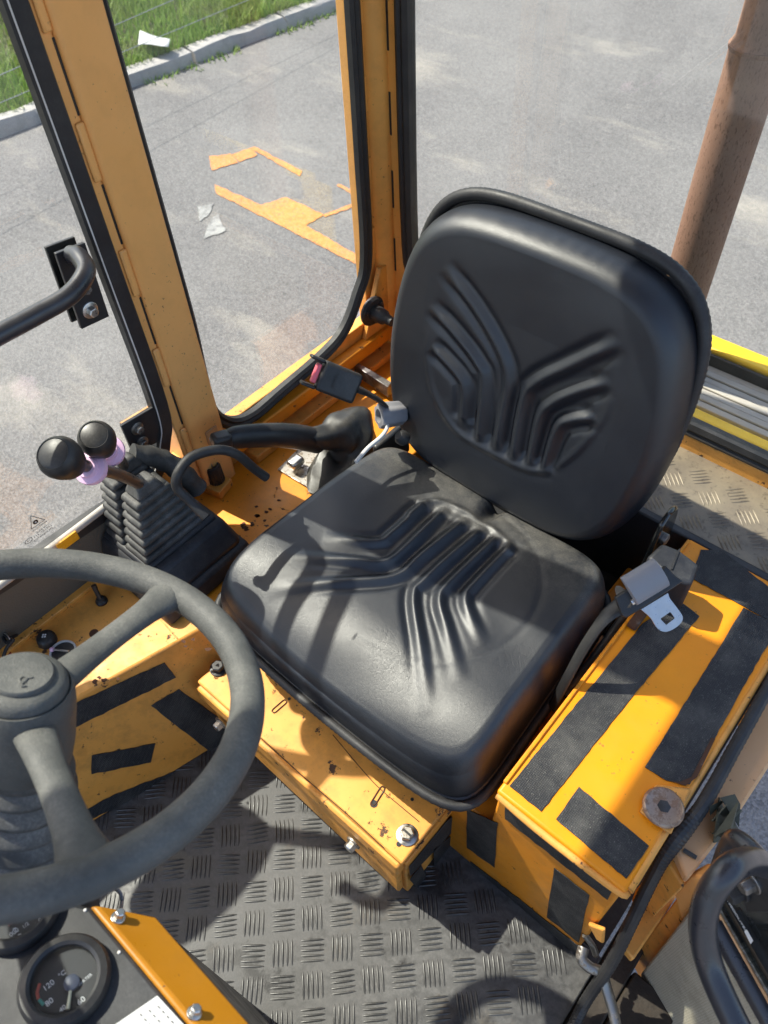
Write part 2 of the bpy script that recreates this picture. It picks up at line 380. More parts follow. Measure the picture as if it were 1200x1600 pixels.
def mk_glass(name, tint, dirt, refl=1.0):
    m = bpy.data.materials.new(name); m.use_nodes = True; nt = m.node_tree; nt.nodes.clear(); n = N(nt); p = n.pos()
    tr = n('ShaderNodeBsdfTransparent', {'Color': tint + (1,)}).outputs[0]
    gl = n('ShaderNodeBsdfGlossy', {'Color': (1, 1, 1, 1), 'Roughness': .01}).outputs[0]
    fr = n.math('ADD', n.math('MULTIPLY', n.math('POWER', n('ShaderNodeLayerWeight', {'Blend': .5}).outputs['Facing'], 5.), .96), .035)
    df = n('ShaderNodeBsdfDiffuse', {'Color': (.62, .60, .55, 1)}).outputs[0]
    dk = n.math('MULTIPLY', n.ramp(n.noise(p, 7, 8, .75), [(.42, .25), (.8, 1.)]), dirt)
    sp = n.math('MULTIPLY', n.ramp(n.noise(p, 120, 3), [(.73, 0.), (.78, 1.)]), dirt * 3)
    a = n('ShaderNodeMixShader', {0: n.math('ADD', dk, sp, True), 1: tr, 2: df}).outputs[0]
    s = n('ShaderNodeMixShader', {0: n.math('MULTIPLY', fr, refl), 1: a, 2: gl}).outputs[0]
    o = n('ShaderNodeOutputMaterial'); nt.links.new(s, o.inputs[0]); return m
M['glass'] = mk_glass('cab_window_glass', (.89, .90, .87), .08)
M['gauge_glass'] = mk_glass('gauge_glass', (.95, .96, .97), .012)
def mk_flat(name, c, rough=.6, em=0):
    m, nt, b = mat(name); setb(b, col=c, rough=rough); return m
M['ink_black'] = mk_flat('black_print', (.02, .015, .012))
M['ink_white'] = mk_flat('white_print', (.72, .73, .72))
M['ink_red'] = mk_flat('red_print', (.45, .09, .06)); M['ink_teal'] = mk_flat('teal_print', (.05, .28, .24))
M['needle'] = mk_flat('needle_cream', (.75, .70, .45)); M['gauge_face'] = mk_flat('gauge_face', (.012, .014, .017), .5)
M['hub_blue'] = mk_flat('needle_hub', (.05, .06, .09), .4)
def mk_paper():
    m, nt, b = mat('white_paper'); n = N(nt); p = n.pos(); setb(b, col=n.mix(n.noise(p, 20, 5), (.50, .50, .49), (.58, .58, .57)), rough=.8)
    nt.links.new(n.bump(n.noise(p, 30, 4), .3, .002), b.inputs['Normal']); return m
M['paper'] = mk_paper()
def mk_asphalt():
    m, nt, b = mat('old_asphalt'); n = N(nt); p = n.pos()
    v = n('ShaderNodeTexVoronoi', {'Vector': p, 'Scale': 150.}); st = n('ShaderNodeSeparateColor', {0: v.outputs['Color']}).outputs[0]
    c = n.mix(n.ramp(st, [(.0, 0.), (1., 1.)]), (.080, .077, .078), (.225, .215, .214))
    c = n.mix(n.math('MULTIPLY', n.noise(p, 260, 2), .45), c, (.10, .098, .1))
    big = n.ramp(n.noise(p, .9, 6, .6), [(.35, 0.), (.7, 1.)]); c = n.mix(n.math('MULTIPLY', big, .28), c, (.30, .29, .28))
    mp = n('ShaderNodeMapping', {'Vector': p, 'Scale': (1.0, 2.4, 1), 'Rotation': (0, 0, .35)}).outputs[0]
    sand = n.ramp(n.noise(mp, .95, 5, .62), [(.56, 0.), (.72, 1.)])
    sand = n.math('MULTIPLY', sand, n.ramp(n.noise(p, 40, 5, .7), [(.25, .35), (.65, 1.)]))
    c = n.mix(n.math('MULTIPLY', sand, .5), c, (.42, .38, .32))
    setb(b, col=c, rough=.88, spec=.3); nt.links.new(n.bump(n.math('ADD', v.outputs['Distance'], n.noise(p, 30, 4)), .5, .006), b.inputs['Normal'])
    return m
M['asphalt'] = mk_asphalt()
def mk_roadpaint():
    m, nt, b = mat('worn_orange_road_paint'); n = N(nt); p = n.pos()
    v = n('ShaderNodeSeparateColor', {0: n('ShaderNodeTexVoronoi', {'Vector': p, 'Scale': 85.}).outputs['Color']}).outputs[0]
    c = n.mix(v, (.46, .165, .04), (.60, .255, .08)); c = n.mix(n.ramp(n.noise(p, 90, 5, .7), [(.56, 0.), (.64, .85)]), c, (.17, .165, .165))
    setb(b, col=c, rough=.85); return m
M['roadpaint'] = mk_roadpaint()
def mk_granite():
    m, nt, b = mat('granite_kerb'); n = N(nt); p = n.pos()
    c = n.mix(n.noise(p, 120, 4, .7), (.20, .19, .185), (.45, .43, .42)); c = n.mix(n.ramp(n.noise(p, 7, 7, .7), [(.5, 0.), (.75, .6)]), c, (.13, .125, .1))
    setb(b, col=c, rough=.85); nt.links.new(n.bump(n.noise(p, 60, 6, .7), .6, .006), b.inputs['Normal']); return m
M['granite'] = mk_granite()
def mk_chalk():
    m, nt, b = mat('worn_white_road_paint'); n = N(nt); p = n.pos()
    k = n.ramp(n.noise(p, 26, 7, .75), [(.40, 0.), (.56, 1.)])
    setb(b, col=n.mix(k, (.17, .165, .165), (.30, .30, .29)), rough=.9); return m
M['chalk'] = mk_chalk()
def mk_soil():
    m, nt, b = mat('verge_soil'); n = N(nt); p = n.pos(); c = n.mix(n.noise(p, 5, 8, .7), (.035, .055, .014), (.12, .10, .05))
    setb(b, col=c, rough=.95); return m
M['soil'] = mk_soil()
def mk_grass():
    m, nt, b = mat('grass_blades'); n = N(nt)
    g = n('ShaderNodeNewGeometry'); p = n.pos()
    c = n.mix(g.outputs['Random Per Island'], (.10, .21, .020), (.26, .38, .07))
    dry = n.ramp(n.noise(p, 1.6, 5, .65), [(.46, 0.), (.68, 1.)]); c = n.mix(n.math('MULTIPLY', dry, .7), c, (.23, .22, .085))
    setb(b, col=c, rough=.55, spec=.35); b.inputs['Subsurface Weight'].default_value = 0
    tl = n('ShaderNodeBsdfTranslucent', {'Color': c}).outputs[0]
    out = nt.nodes['Material Output']; mx = n('ShaderNodeMixShader', {0: .3, 1: b.outputs[0], 2: tl}).outputs[0]; nt.links.new(mx, out.inputs[0])
    return m
M['grass'] = mk_grass()
M['slat'] = plastic('weathered_slat', (.42, .385, .34), .55, .25, 120, .3, .3, (.5, .46, .4))
M['wire'] = metal('fence_wire', (.4, .4, .4), .4)
M['leaf'] = plastic('torn_rubber', (.05, .052, .035), .6, .4, 200, .4, .4, (.16, .16, .11))
# ================================================================== the setting outside
G = -0.9
struct(tag(ob('road', MB().add([(-60, -90, G), (120, -90, G), (120, 120, G), (-60, 120, G)], [(0, 1, 2, 3)]), M['asphalt'], smooth=0), 'worn light grey asphalt of the street', None))
kx = lambda y: -4.84 + .0898 * (y - 1.9)
kd = unit((.0898, 1, 0)); kn = np.array([kd[1], -kd[0], 0])
kerb = thing('kerb', (kx(3), 3, G), 'rough grey granite kerb between the street and the grass verge', 'kerb')
kmesh = []
y = -4.0; i = 0
while y < 12:
    L = .86 + .22 * random.random(); c = np.array([kx(y + L / 2), y + L / 2, 0]) - kn * .075
    nx = 5; mb = MB(); vs_ = []; fs_ = []
    for a in range(nx + 1):
        s = (a / nx - .5) * (L - .018)
        for (o, z) in ((-.075, G - .1), (.078, G - .1), (.07, G + .055), (.052, G + .082), (-.06, G + .086), (-.075, G + .07)):
            j = rng.normal(0, .006, 3) * (z > G)
            vs_.append(c + kd * (s + j[0]) + kn * (o + j[1]) + np.array([0, 0, z + j[2] * .8]))
    for a in range(nx):
        for k in range(6): fs_.append((a * 6 + k, a * 6 + (k + 1) % 6, a * 6 + 6 + (k + 1) % 6, a * 6 + 6 + k))
    fs_ += [tuple(range(5, -1, -1)), tuple(nx * 6 + k for k in range(6))]
    ob('kerb_stone', MB().add(vs_, fs_), M['granite'], kerb, smooth=50); y += L; i += 1
# verge soil: uneven sheet behind the kerb, rising away from the street
vs_ = []; fs_ = []; nx, ny = 26, 60
for a in range(nx + 1):
    for b_ in range(ny + 1):
        yy = -20 + 60 * b_ / ny; off = .14 + (a / nx) ** 1.6 * 22
        vs_.append((kx(yy) - off, yy, G + .045 + .05 * min(off, 8) + .03 * math.sin(yy * 2.1 + off) * (a > 0)))
for a in range(nx):
    for b_ in range(ny): k = a * (ny + 1) + b_; fs_.append((k, k + 1, k + ny + 2, k + ny + 1))
vg = struct(tag(ob('grass_verge', MB().add(vs_, fs_), M['soil'], smooth=180), 'grassy verge beyond the kerb', None))
def vz(x, y_): off = kx(y_) - x; return G + .045 + .05 * min(off, 8) + .03 * math.sin(y_ * 2.1 + off)
gv = []; gf = []
nb = 105000
oy = rng.uniform(-.6, 9.5, nb); oo = .12 + rng.uniform(0, 1, nb) ** 1.35 * 5.2
hh = rng.uniform(.05, .15, nb) * (1 + .35 * np.sin(oy * 3.1 + oo * 2.2)); an = rng.uniform(0, 2 * math.pi, nb); le = rng.uniform(.15, .85, nb); wd = rng.uniform(.0025, .0055, nb)
bx_ = kx(oy) - oo; bz_ = np.array([vz(a, c) for a, c in zip(bx_, oy)]) - .01
dx, dy = np.cos(an), np.sin(an)
P = np.zeros((nb, 5, 3))
for k, (t, w) in enumerate(((0, -1), (0, 1), (.55, .8), (.55, -.8), (1, 0))):
    bend = le * hh * t ** 1.8
    P[:, k, 0] = bx_ + dx * bend - dy * wd * w; P[:, k, 1] = oy + dy * bend + dx * wd * w; P[:, k, 2] = bz_ + hh * (t - .25 * le * t * t)
me = bpy.data.meshes.new('grass')
me.vertices.add(nb * 5); me.vertices.foreach_set('co', P.reshape(-1))
base = np.arange(nb) * 5
lp = np.stack([base, base + 1, base + 2, base + 3, base + 3, base + 2, base + 4], 1).reshape(-1)
me.loops.add(nb * 7); me.loops.foreach_set('vertex_index', lp.astype(np.int32))
me.polygons.add(nb * 2); ls = np.stack([np.arange(nb) * 7, np.arange(nb) * 7 + 4], 1).reshape(-1)
me.polygons.foreach_set('loop_start', ls.astype(np.int32)); me.update(calc_edges=True); me.validate()
me.materials.append(M['grass']); go = bpy.data.objects.new('grass', me); scene.collection.objects.link(go)
tag(go, 'short uneven green grass on the verge', 'grass', kind='stuff')
# weeds and moss growing along the foot of the kerb
wv = MB()
for k in range(900):
    yy = rng.uniform(.5, 7); x = kx(yy) + abs(rng.normal(0, .05)) + .004
    if math.sin(yy * 4.3) + math.sin(yy * 1.7 + 1) < .25: continue
    h = rng.uniform(.012, .05); a = rng.uniform(0, 6.28); w = rng.uniform(.004, .012); d = np.array([math.cos(a), math.sin(a), 0]); e = np.array([-d[1], d[0], 0])
    b0 = np.array([x, yy, G]); wv.add([b0 - e * w, b0 + e * w, b0 + d * h * .8 + [0, 0, h]], [(0, 1, 2)])
tag(ob('weeds', wv, M['grass'], smooth=0), 'low weeds along the foot of the kerb', 'weeds', kind='stuff')
# wire fence in the grass
wf = thing('wire_fence', (-6.4, 3, G), 'thin wire fence strands running through the grass verge', 'fence')
for (p0, p1, z) in (((178, 40), (330, -26), -.35), ((190, 82), (400, -5), -.55)):
    a, b_ = onZ(*p0, z), onZ(*p1, z); d = b_ - a
    ob('strand', tube([a - d * 2.7, a, b_, b_ + d * 2.6], .0022, 6), M['wire'], wf)
a = onZ(178, 40, -.35); b_ = onZ(330, -26, -.35); d = b_ - a
for t in (-2.6, 3.4):
    q = a + d * t; ob('post', tube([(q[0], q[1], vz(q[0], q[1]) - .2), (q[0], q[1], -.15)], .035, 10), M['slat'], wf)
# litter
pp = [onZ(*q, G + .16) for q in ((216, 70), (219, 49), (266, 62), (263, 72))]
n_ = np.array([0, 0, .004]); pv = MB(); g = 5
for a in range(g + 1):
    for b_ in range(3):
        s, t = a / g, b_ / 2; q = (pp[0] * (1 - s) + pp[3] * s) * (1 - t) + (pp[1] * (1 - s) + pp[2] * s) * t
        pv.v.append(tuple(q + [0, 0, .006 * math.sin(s * 5 + t * 2)]))
pv.f = [(a * 3 + b_, a * 3 + b_ + 1, a * 3 + b_ + 4, a * 3 + b_ + 3) for a in range(g) for b_ in range(2)]
lit = tag(ob('paper_scrap', pv, M['paper'], smooth=180), 'crumpled white paper scrap lying in the grass', 'litter')
md = lit.modifiers.new('t', 'SOLIDIFY'); md.thickness = .002
# orange paint on the street: thin sheets 4 mm over the asphalt
def sheet(name, pts, z, m_, parent=None, label=None):
    o = ob(name, MB().add([onZ(*q, z) for q in pts], [tuple(range(len(pts)))]), m_, parent, smooth=0)
    if label: o['label'] = label
    return o
rm = thing('road_marking', onZ(440, 330, G), 'worn orange survey lines painted on the asphalt outside the side window', 'road marking')
for pts in ([(335, 288), (338, 302), (555, 412), (561, 400), (478, 352), (506, 335), (447, 308), (408, 320)],
            [(326, 244), (331, 266), (372, 254), (360, 240)], [(362, 241), (374, 253), (402, 242), (392, 231)],
            [(391, 231), (468, 275), (472, 267), (398, 229)], [(526, 290), (565, 312), (567, 304), (529, 287)],
            [(503, 336), (508, 339), (562, 320), (560, 315)], [(398, 640), (362, 668), (520, 560), (508, 552)]):
    sheet('painted_line', ragged(pts, 6, .9, int(pts[0][0])), G + .004, M['roadpaint'], rm)
sheet('faded_chalk_mark', ragged([(309, 323), (334, 318), (326, 336), (312, 346)], 4, 1.2, 3), G + .0045, M['chalk'], rm)
sheet('faded_chalk_mark', ragged([(330, 344), (340, 334), (353, 360), (318, 374), (322, 358)], 4, 1.2, 4), G + .0045, M['chalk'], rm)

M['lining'] = plastic('grey_headliner', (.30, .30, .30), .8, .1, 300, .2)
M['dirty_floor'] = plastic('grimy_steel_floor', (.022, .017, .013), .7, .6, 90, .6, .5, (.10, .07, .045), gd=.002)
# ================================================================== cab frame
W = -.48
cab = thing('cab_frame', (0, .3, 0), 'orange steel frame of the machine cab around the seat', 'cab frame')
# front (B) pillar: pressed box section with a stepped flange on its window side
pil = ob('side_pillar', bx(-.53, -.463, .250, .318, .25, 1.60), M['pillar'], cab, bevel=.006, seg=3)
pil['label'] = 'pale orange flat pillar between the two side windows'
ob('flange', bx(-.53, -.472, .232, .250, .30, 1.60), M['pillar'], pil, bevel=.002)
z = .36
while z < 1.55:
    ob('flange_tab', bx(-.4725, -.467, .2385, .2503, z, z + .072), M['pillar'], pil, bevel=.003); ob('flange_slot', bx(-.4722, -.4712, .2470, .2499, z + .078, z + .160), M['black_paint'], pil); z += .166
clip = ob('cable_clip', box((-.462, .291, .385), (.004, .026, .030)), M['pale'], pil, bevel=.002)
ob('clip_tongue', box((-.4585, .291, .382), (.003, .019, .009)), M['white_plastic'], clip, bevel=.001)
# rear corner tube with slotted flanges either side
tub = ob('corner_tube', lathe([(.031, .26), (.031, 1.6)], (-.497, .79, 0), (0, 0, 1), 28), M['tubepaint'], cab)
tub['label'] = 'round orange corner tube with slotted flanges'
ob('flange', bx(-.512, -.490, .728, .765, .30, 1.60), M['tubepaint'], tub, bevel=.0015)
ob('flange', bx(-.470, -.428, .79, .806, .26, 1.60), M['tubepaint'], tub, bevel=.0015)
for z in np.arange(.42, 1.55, .132):
    ob('flange_slot', bx(-.4905, -.4894, .7615, .7650, z, z + .070), M['black_paint'], tub)
    ob('flange_slot', bx(-.4665, -.4625, .7890, .7901, z + .03, z + .10), M['black_paint'], tub)
    ob('flange_tab', bx(-.4905, -.4875, .750, .764, z + .072, z + .130), M['tubepaint'], tub, bevel=.0012)
# lower wall, ledges and sill
ob('side_wall', bx(-.51, -.486, -.80, .80, -.05, .36), M['orange_worn'], cab, bevel=.002)
ob('sill_ledge', bx(-.487, -.462, .325, .775, .298, .330), M['orange'], cab, bevel=.004)
ob('sill_ledge', bx(-.487, -.448, .36, .78, .262, .281), M['orange_worn'], cab, bevel=.003)
ob('sill_gusset', prism([(-.484, .70, .33), (-.484, .775, .33), (-.484, .775, .47), (-.484, .755, .47)], (.012, 0, 0)), M['orange_worn'], cab, bevel=.002)
ob('sill_gusset', prism([(-.484, .32, .33), (-.484, .40, .33), (-.484, .33, .375), (-.484, .32, .39)], (.010, 0, 0)), M['orange_worn'], cab, bevel=.002)
# shelf beside the seat
ob('side_shelf', bx(-.487, -.235, .055, .80, .18, .262), M['orange'], cab, bevel=.003)
# rear wall, deck and the hatch behind it
ob('rear_wall', bx(-.45, .56, .782, .80, .16, .395), M['orange_worn'], cab, bevel=.003)
ob('roof', bx(-.505, .50, -.85, .86, 1.592, 1.68), M['orange'], cab, bevel=.01)
ob('roof_lining', bx(-.455, .46, -.80, .80, 1.583, 1.5915), M['lining'], cab, bevel=.003)
ob('door_post', bx(.475, .53, .72, .79, -.2, 1.59), M['orange'], cab, bevel=.006)
ob('front_post', bx(-.53, -.47, -.86, -.80, -.2, 1.59), M['orange'], cab, bevel=.006)
ob('front_post', bx(.45, .51, -.86, -.80, -.2, 1.59), M['orange'], cab, bevel=.006)
ob('floor_plate', bx(-.51, .475, -.86, .80, -.05, -.006), M['dirty_floor'], cab)
deck = ob('rear_deck', bx(-.235, .56, .62, .782, .16, .366), M['checker'], cab); deck['label'] = 'worn tan chequer plate deck behind the seat'
ob('deck_edge', bx(-.235, .56, .607, .622, .14, .372), M['black_paint'], cab, bevel=.003)
ob('seat_well', bx(-.235, .272, .48, .607, .0, .19), M['black_paint'], cab)
# treads of the deck plate (bars at 45 degrees)
def tread_mesh(name, m_, Lb=.030, wb=.0034, hb=.0018, pitch=.0066, nb=5):
    t = MB()
    for k in range(nb):
        o = (k - (nb - 1) / 2) * pitch; xs = [-Lb / 2, -Lb / 2 + .006, 0, Lb / 2 - .006, Lb / 2]; ws = [.3, .85, 1, .85, .3]; hs = [.0, .8, 1, .8, .0]
        v = []; f = []
        for x, w, h in zip(xs, ws, hs): v += [(x, o - wb / 2 * w, 0), (x, o, hb * h + .0001), (x, o + wb / 2 * w, 0)]
        for a in range(4): f += [(a * 3, a * 3 + 3, a * 3 + 4, a * 3 + 1), (a * 3 + 1, a * 3 + 4, a * 3 + 5, a * 3 + 2)]
        t.add(v, f)
    me = bpy.data.meshes.new(name); me.from_pydata(t.v, [], t.f); me.polygons.foreach_set('use_smooth', [True] * len(me.polygons)); me.materials.append(m_); return me
def tread(me, x, y, z, rot, parent):
    o = bpy.data.objects.new('tread', me); scene.collection.objects.link(o); o.parent = parent
    o.matrix_parent_inverse = Matrix.Translation(-root_loc(parent)); o.location = (x, y, z); o.rotation_euler = (0, 0, rot)
tmd = tread_mesh('deck_tread', M['checker'], hb=.0026)
for a in range(0, 9):
    for b_ in range(-1, 3):
        for (ox, oy_, r) in ((0, 0, .785), (.032, .032, -.785)):
            x, y_ = .10 + a * .0635 + ox, .675 + b_ * .064 + oy_
            if .64 < y_ < .768 and .10 < x < .5: tread(tmd, x, y_, .3662, r, deck)
# ------------------------------------------------------------------ windows
def wall_pts(pts, x): return [onX(*q, x) for q in pts]
fr = wall_pts([(163, 400), (205, 540), (240, 640), (253, 690), (243, 735), (215, 770), (160, 802), (67, 865), (0, 912)], -.476)
fr = [np.array([-.476, .2215, 1.58])] + fr + [np.array([-.476, -.30, .405]), np.array([-.476, -.80, .415])]
fr[1:3] = [np.array([-.476, .2215, 1.0]), np.array([-.476, .2215, .75])]
fr[3][1] = .2215; frp = smooth_path(fr, 6)
win1 = thing('front_side_window', (-.49, -.2, .4), 'frameless side window pane in front of the flat pillar with rounded corner', 'window')
sec = [(-.010, -.0145), (.004, -.0145), (.009, -.011), (.010, .009), (.004, .0135), (-.010, .0135)]
ob('window_seal', sweep(frp, sec, (1, 0, 0)), M['rubber_ribbed'], win1, smooth=30)
# pale stitched edge of the seal on the glass side
inner = []
for i, q in enumerate(frp):
    t = unit(frp[min(i + 1, len(frp) - 1)] - frp[max(i - 1, 0)]); u = np.cross(t, (1, 0, 0)); inner.append(q + u * .0105 + np.array([.0095, 0, 0]))
ob('seal_stitching', tube(inner, .0011, 6), M['white_plastic'], win1)
gp = [q + np.array([-.008, 0, 0]) for q in frp]; gp.append(np.array([gp[0][0], -.80, 1.58]))
ob('pane', prism(gp, (-.005, 0, 0)), M['glass'], win1, smooth=0)
sp = wall_pts([(266, 400), (297, 510), (318, 600), (333, 645), (362, 661), (395, 650), (440, 612), (505, 556), (538, 516), (560, 460), (573, 400)], -.476)
sp = [np.array([-.476, sp[0][1], 1.58]), np.array([-.476, sp[0][1], .95])] + sp + [np.array([-.476, sp[-1][1] + .004, .72]), np.array([-.476, sp[-1][1] + .006, 1.1]), np.array([-.476, sp[-1][1] + .006, 1.58])]
spp = smooth_path(sp, 5)
win2 = thing('rear_side_window', (-.49, .5, .35), 'side window pane with rounded lower corners between flat pillar and corner tube', 'window')
sec = [(-.008, -.011), (.003, -.011), (.008, -.006), (.005, -.001), (.009, .004), (.005, .011), (-.008, .011)]
ob('window_seal', sweep(spp, sec, (1, 0, 0)), M['rubber'], win2, smooth=30)
ob('pane', prism([q + np.array([-.004, 0, 0]) for q in spp], (-.005, 0, 0)), M['glass'], win2, smooth=0)
# rear window: seal on the low wall and up beside the corner tube
rs = [onY(632, 0, .79) * np.array([1, 1, 0]) + np.array([0, 0, 1.58]), onY(645, 330, .79), np.array([-.41, .79, .47]), np.array([-.375, .79, .42]), np.array([-.30, .79, .408]), np.array([.55, .79, .408])]
rs[1][0] = rs[0][0]; rsp = smooth_path(rs, 6)
win3 = thing('rear_window', (0, .79, .41), 'rear window pane behind the seat with ribbed black bottom seal', 'window')
sec = [(-.011, -.013), (.008, -.013), (.011, -.007), (.008, -.002), (.011, .004), (.008, .013), (-.011, .013)]
ob('window_seal', sweep(rsp, [(-a, b) for a, b in sec], (0, 1, 0)), M['rubber'], win3, smooth=30)
ob('pane', prism([q for q in rsp] + [np.array([.55, .79, 1.58])], (0, .005, 0)), M['glass'], win3, smooth=0)
# print etched on the front side pane
def text(name, s, size, P, xdir, ydir, m_, parent, ext=.0001):
    c = bpy.data.curves.new(name, 'FONT'); c.body = s; c.size = size; c.align_x = 'CENTER'; c.align_y = 'CENTER'; c.extrude = ext
    t = bpy.data.objects.new('tmp', c); me = bpy.data.meshes.new_from_object(t); bpy.data.objects.remove(t)
    me.materials.clear(); me.materials.append(m_)
    o = bpy.data.objects.new(name, me); scene.collection.objects.link(o)
    X_ = unit(xdir); Y_ = np.array(ydir, float); Y_ = unit(Y_ - (Y_ @ X_) * X_); Z_ = np.cross(X_, Y_)
    mm = np.eye(4); mm[:3, 0] = X_; mm[:3, 1] = Y_; mm[:3, 2] = Z_; mm[:3, 3] = P
    if parent is not None: o.parent = parent; o.matrix_parent_inverse = Matrix.Translation(-root_loc(parent))
    o.matrix_basis = Matrix(mm.tolist()); return o
XP = -.4825
mk = lambda px, py: onX(px, py, XP)
a, b_, c_ = mk(48, 806), mk(70, 812), mk(49, 827)
for (s, e) in ((a, b_), (b_, c_), (c_, a)): ob('etched_mark', tube([s, e], .0005, 4), M['ink_black'], win1)
ctr = mk(55.5, 815.5); ob('etched_mark', lathe([(.0042, 0), (.0042, .0003)], ctr, (1, 0, 0), 16), M['ink_black'], win1)
ob('etched_mark', lathe([(.0016, .0004), (.0016, .0006)], ctr, (1, 0, 0), 8), M['ink_white'], win1)
xd = mk(74, 813) - mk(50, 831); yd = mk(50, 806) - mk(60, 826)
for s, px, sz in (('www.3dk.de', (62, 822), .0052), ('GLASS 552', (65, 827), .0042), ('4 3 R - 0 0 1 8 5 2', (67, 830), .0042), ('DOT 407 M45 AS2', (68, 835), .0042), ('05', (70, 834.5), .0035)):
    text('etched_text', s, sz, mk(*px), xd, yd, M['ink_black'], win1)
el = [mk(45, 845) + .0062 * math.cos(t) * unit(xd) + .0042 * math.sin(t) * unit(yd) for t in np.linspace(0, 6.283, 17)[:-1]]
ob('etched_mark', tube(el, .0005, 4, closed=True), M['ink_black'], win1); text('etched_text', 'E1', .0055, mk(45, 845), xd, yd, M['ink_black'], win1)
xd2 = onX(350, 600, XP) - onX(344, 572, XP); yd2 = onX(356, 580, XP) - onX(346, 583, XP)
text('etched_text', '©  43R-00', .006, onX(347, 590, -.4735), xd2, yd2, M['ink_white'], win2)
# ================================================================== platform, boxes, console, floor
def on_poly(name, pts3, nrm, th, m_, parent, bevel=.0004):
    nrm = unit(nrm); return ob(name, prism([np.array(q) + nrm * .0006 for q in pts3], nrm * th), m_, parent, bevel=bevel, seg=1)
def hexbolt(name, c, ax, r, h, m_, parent, washer=1.35, m2=None, slot=False):
    ax = unit(ax); c = np.array(c, float)
    b = ob(name, lathe([(r, 0), (r, h * .85), (r * .85, h)], c + ax * h * .25, ax, 6), m_, parent, bevel=.0006, seg=2, smooth=30)
    ob('washer', lathe([(r * washer, 0), (r * washer, h * .22), (r * washer * .93, h * .28)], c, ax, 24), m2 or m_, b)
    if slot:
        x, y, z = frame(ax); ob('slot', box(c + ax * h * 1.25, (r * .3, r * 1.4, .0012), x, y, z), M['black_paint'], b)
    return b
# ---- rubber floor mat
fm = tag(ob('floor_mat', bx(-.30, .480, -.60, .13, -.006, 0), M['mat'], bevel=.002), 'black rubber floor mat with raised bar treads under scuffed grey dust', 'floor mat')
tmm = tread_mesh('mat_tread', M['mat_bar'], Lb=.036, wb=.0036, hb=.0022, pitch=.0070)
a0 = onZ(306.5, 1451, 0)
cnt = 0
for i in range(-10, 10):
    for j in range(-8, 10):
        for (ox, oy_, r) in ((0, 0, math.radians(135)), (.0318, .032, math.radians(45))):
            x, y_ = a0[0] + i * .0635 + ox, a0[1] + j * .064 + oy_
            if -.27 < x < .45 and -.40 < y_ < .09:
                q = CAMR @ (np.array([x, y_, 0]) - CAMC); px, py = 600 + CAMF * q[0] / q[2], 800 + CAMF * q[1] / q[2]
                if -60 < px < 1000 and 1100 < py < 1680: tread(tmm, x, y_, .0002, r + rng.normal(0, .03), fm); cnt += 1
# ---- seat platform
PZ = .2
pl = thing('seat_platform', (0, .1, 0), 'worn orange seat platform with slotted holes and bolts under the seat front', 'seat platform')
ob('pedestal', bx(-.222, .202, .012, .48, 0, .192), M['orange_worn'], pl, bevel=.003)
top = ob('top_plate', bx(-.226, .206, 0, .48, .190, PZ), M['orange_worn'], pl, bevel=.003)
ob('front_lip', bx(-.226, .203, -.007, .0115, .150, .1885), M['orange_worn'], pl, bevel=.004)
ob('front_strap', prism([(-.21, -.0005, .06), (.195, -.0005, .02), (.195, -.0005, .13), (.165, -.0005, .146), (-.21, -.0005, .146)], (0, .0115, 0)), M['orange_worn'], pl, bevel=.003)
ob('end_lip', bx(.2025, .2085, .006, .112, .158, .1885), M['orange_worn'], pl, bevel=.002)
def slotmark(p0, p1):
    a, b_ = onZ(*p0, PZ + .0006), onZ(*p1, PZ + .0006); d = unit(b_ - a); e = np.array([-d[1], d[0], 0]); w = .0035
    pts = [a + e * w, a + e * w * .7 - d * w, a - e * w * .7 - d * w, a - e * w, b_ - e * w, b_ - e * w * .7 + d * w, b_ + e * w * .7 + d * w, b_ + e * w]
    o = ob('slot_rim', tube(pts, .0011, 6, closed=True), M['rusty'], pl); return o
slotmark((429, 1110), (444, 1097)); slotmark((584, 1254), (597, 1233))
ob('slot_hole', lathe([(.0055, 0), (.0055, .0006)], onZ(584, 1256, PZ + .0002), (0, 0, 1), 14), M['black_paint'], pl)
for q in ((452, 1092), (644, 1249)): ob('pin_hole', lathe([(.0026, 0), (.0026, .0006)], onZ(*q, PZ + .0002), (0, 0, 1), 10), M['black_paint'], pl)
scr = smooth_path([onZ(*q, PZ + .0004) for q in ((520, 1148), (560, 1196), (590, 1229), (625, 1259), (655, 1284))], 4)
ob('scratch_line', tube(scr, .0006, 4), M['rusty'], pl)
scr = smooth_path([onZ(*q, PZ + .0004) for q in ((408, 1153), (470, 1210), (540, 1270), (600, 1325))], 4)
ob('seam_line', tube(scr, .0007, 4), M['rusty'], pl)
hexbolt('bolt', onZ(636, 1305, PZ), (0, 0, 1), .0105, .010, M['dirty_zinc'], pl, 1.45, M['zinc'], True)
hexbolt('bolt', onZ(342, 1045, PZ), (0, 0, 1), .0105, .010, M['black_paint'], pl, 1.4)
ob('pin_hole', lathe([(.0035, 0), (.0035, .0006)], onZ(623, 1319, PZ + .0002), (0, 0, 1), 10), M['black_paint'], pl)
hexbolt('bolt', onY(553, 1316, -.007), (0, -1, 0), .0088, .011, M['zinc'], pl, 1.4, M['dirty_zinc'])
hexbolt('bolt', onY(346, 1129, -.007), (0, -1, 0), .0088, .011, M['zinc'], pl, 1.4, M['dirty_zinc'])
z6 = lambda x, y_: (560 + x / 3, 1150 + y_ / 3)
EX = .2088
for pts in ([(234, 612), (240, 655), (445, 440), (447, 368), (410, 398)], [(350, 528), (448, 455), (448, 575), (356, 672)], [(238, 672), (292, 602), (334, 688), (300, 742)]):
    on_poly('tape_strip', [onX(*z6(*q), EX) for q in pts], (1, 0, 0), .0009, M['tape'], pl)
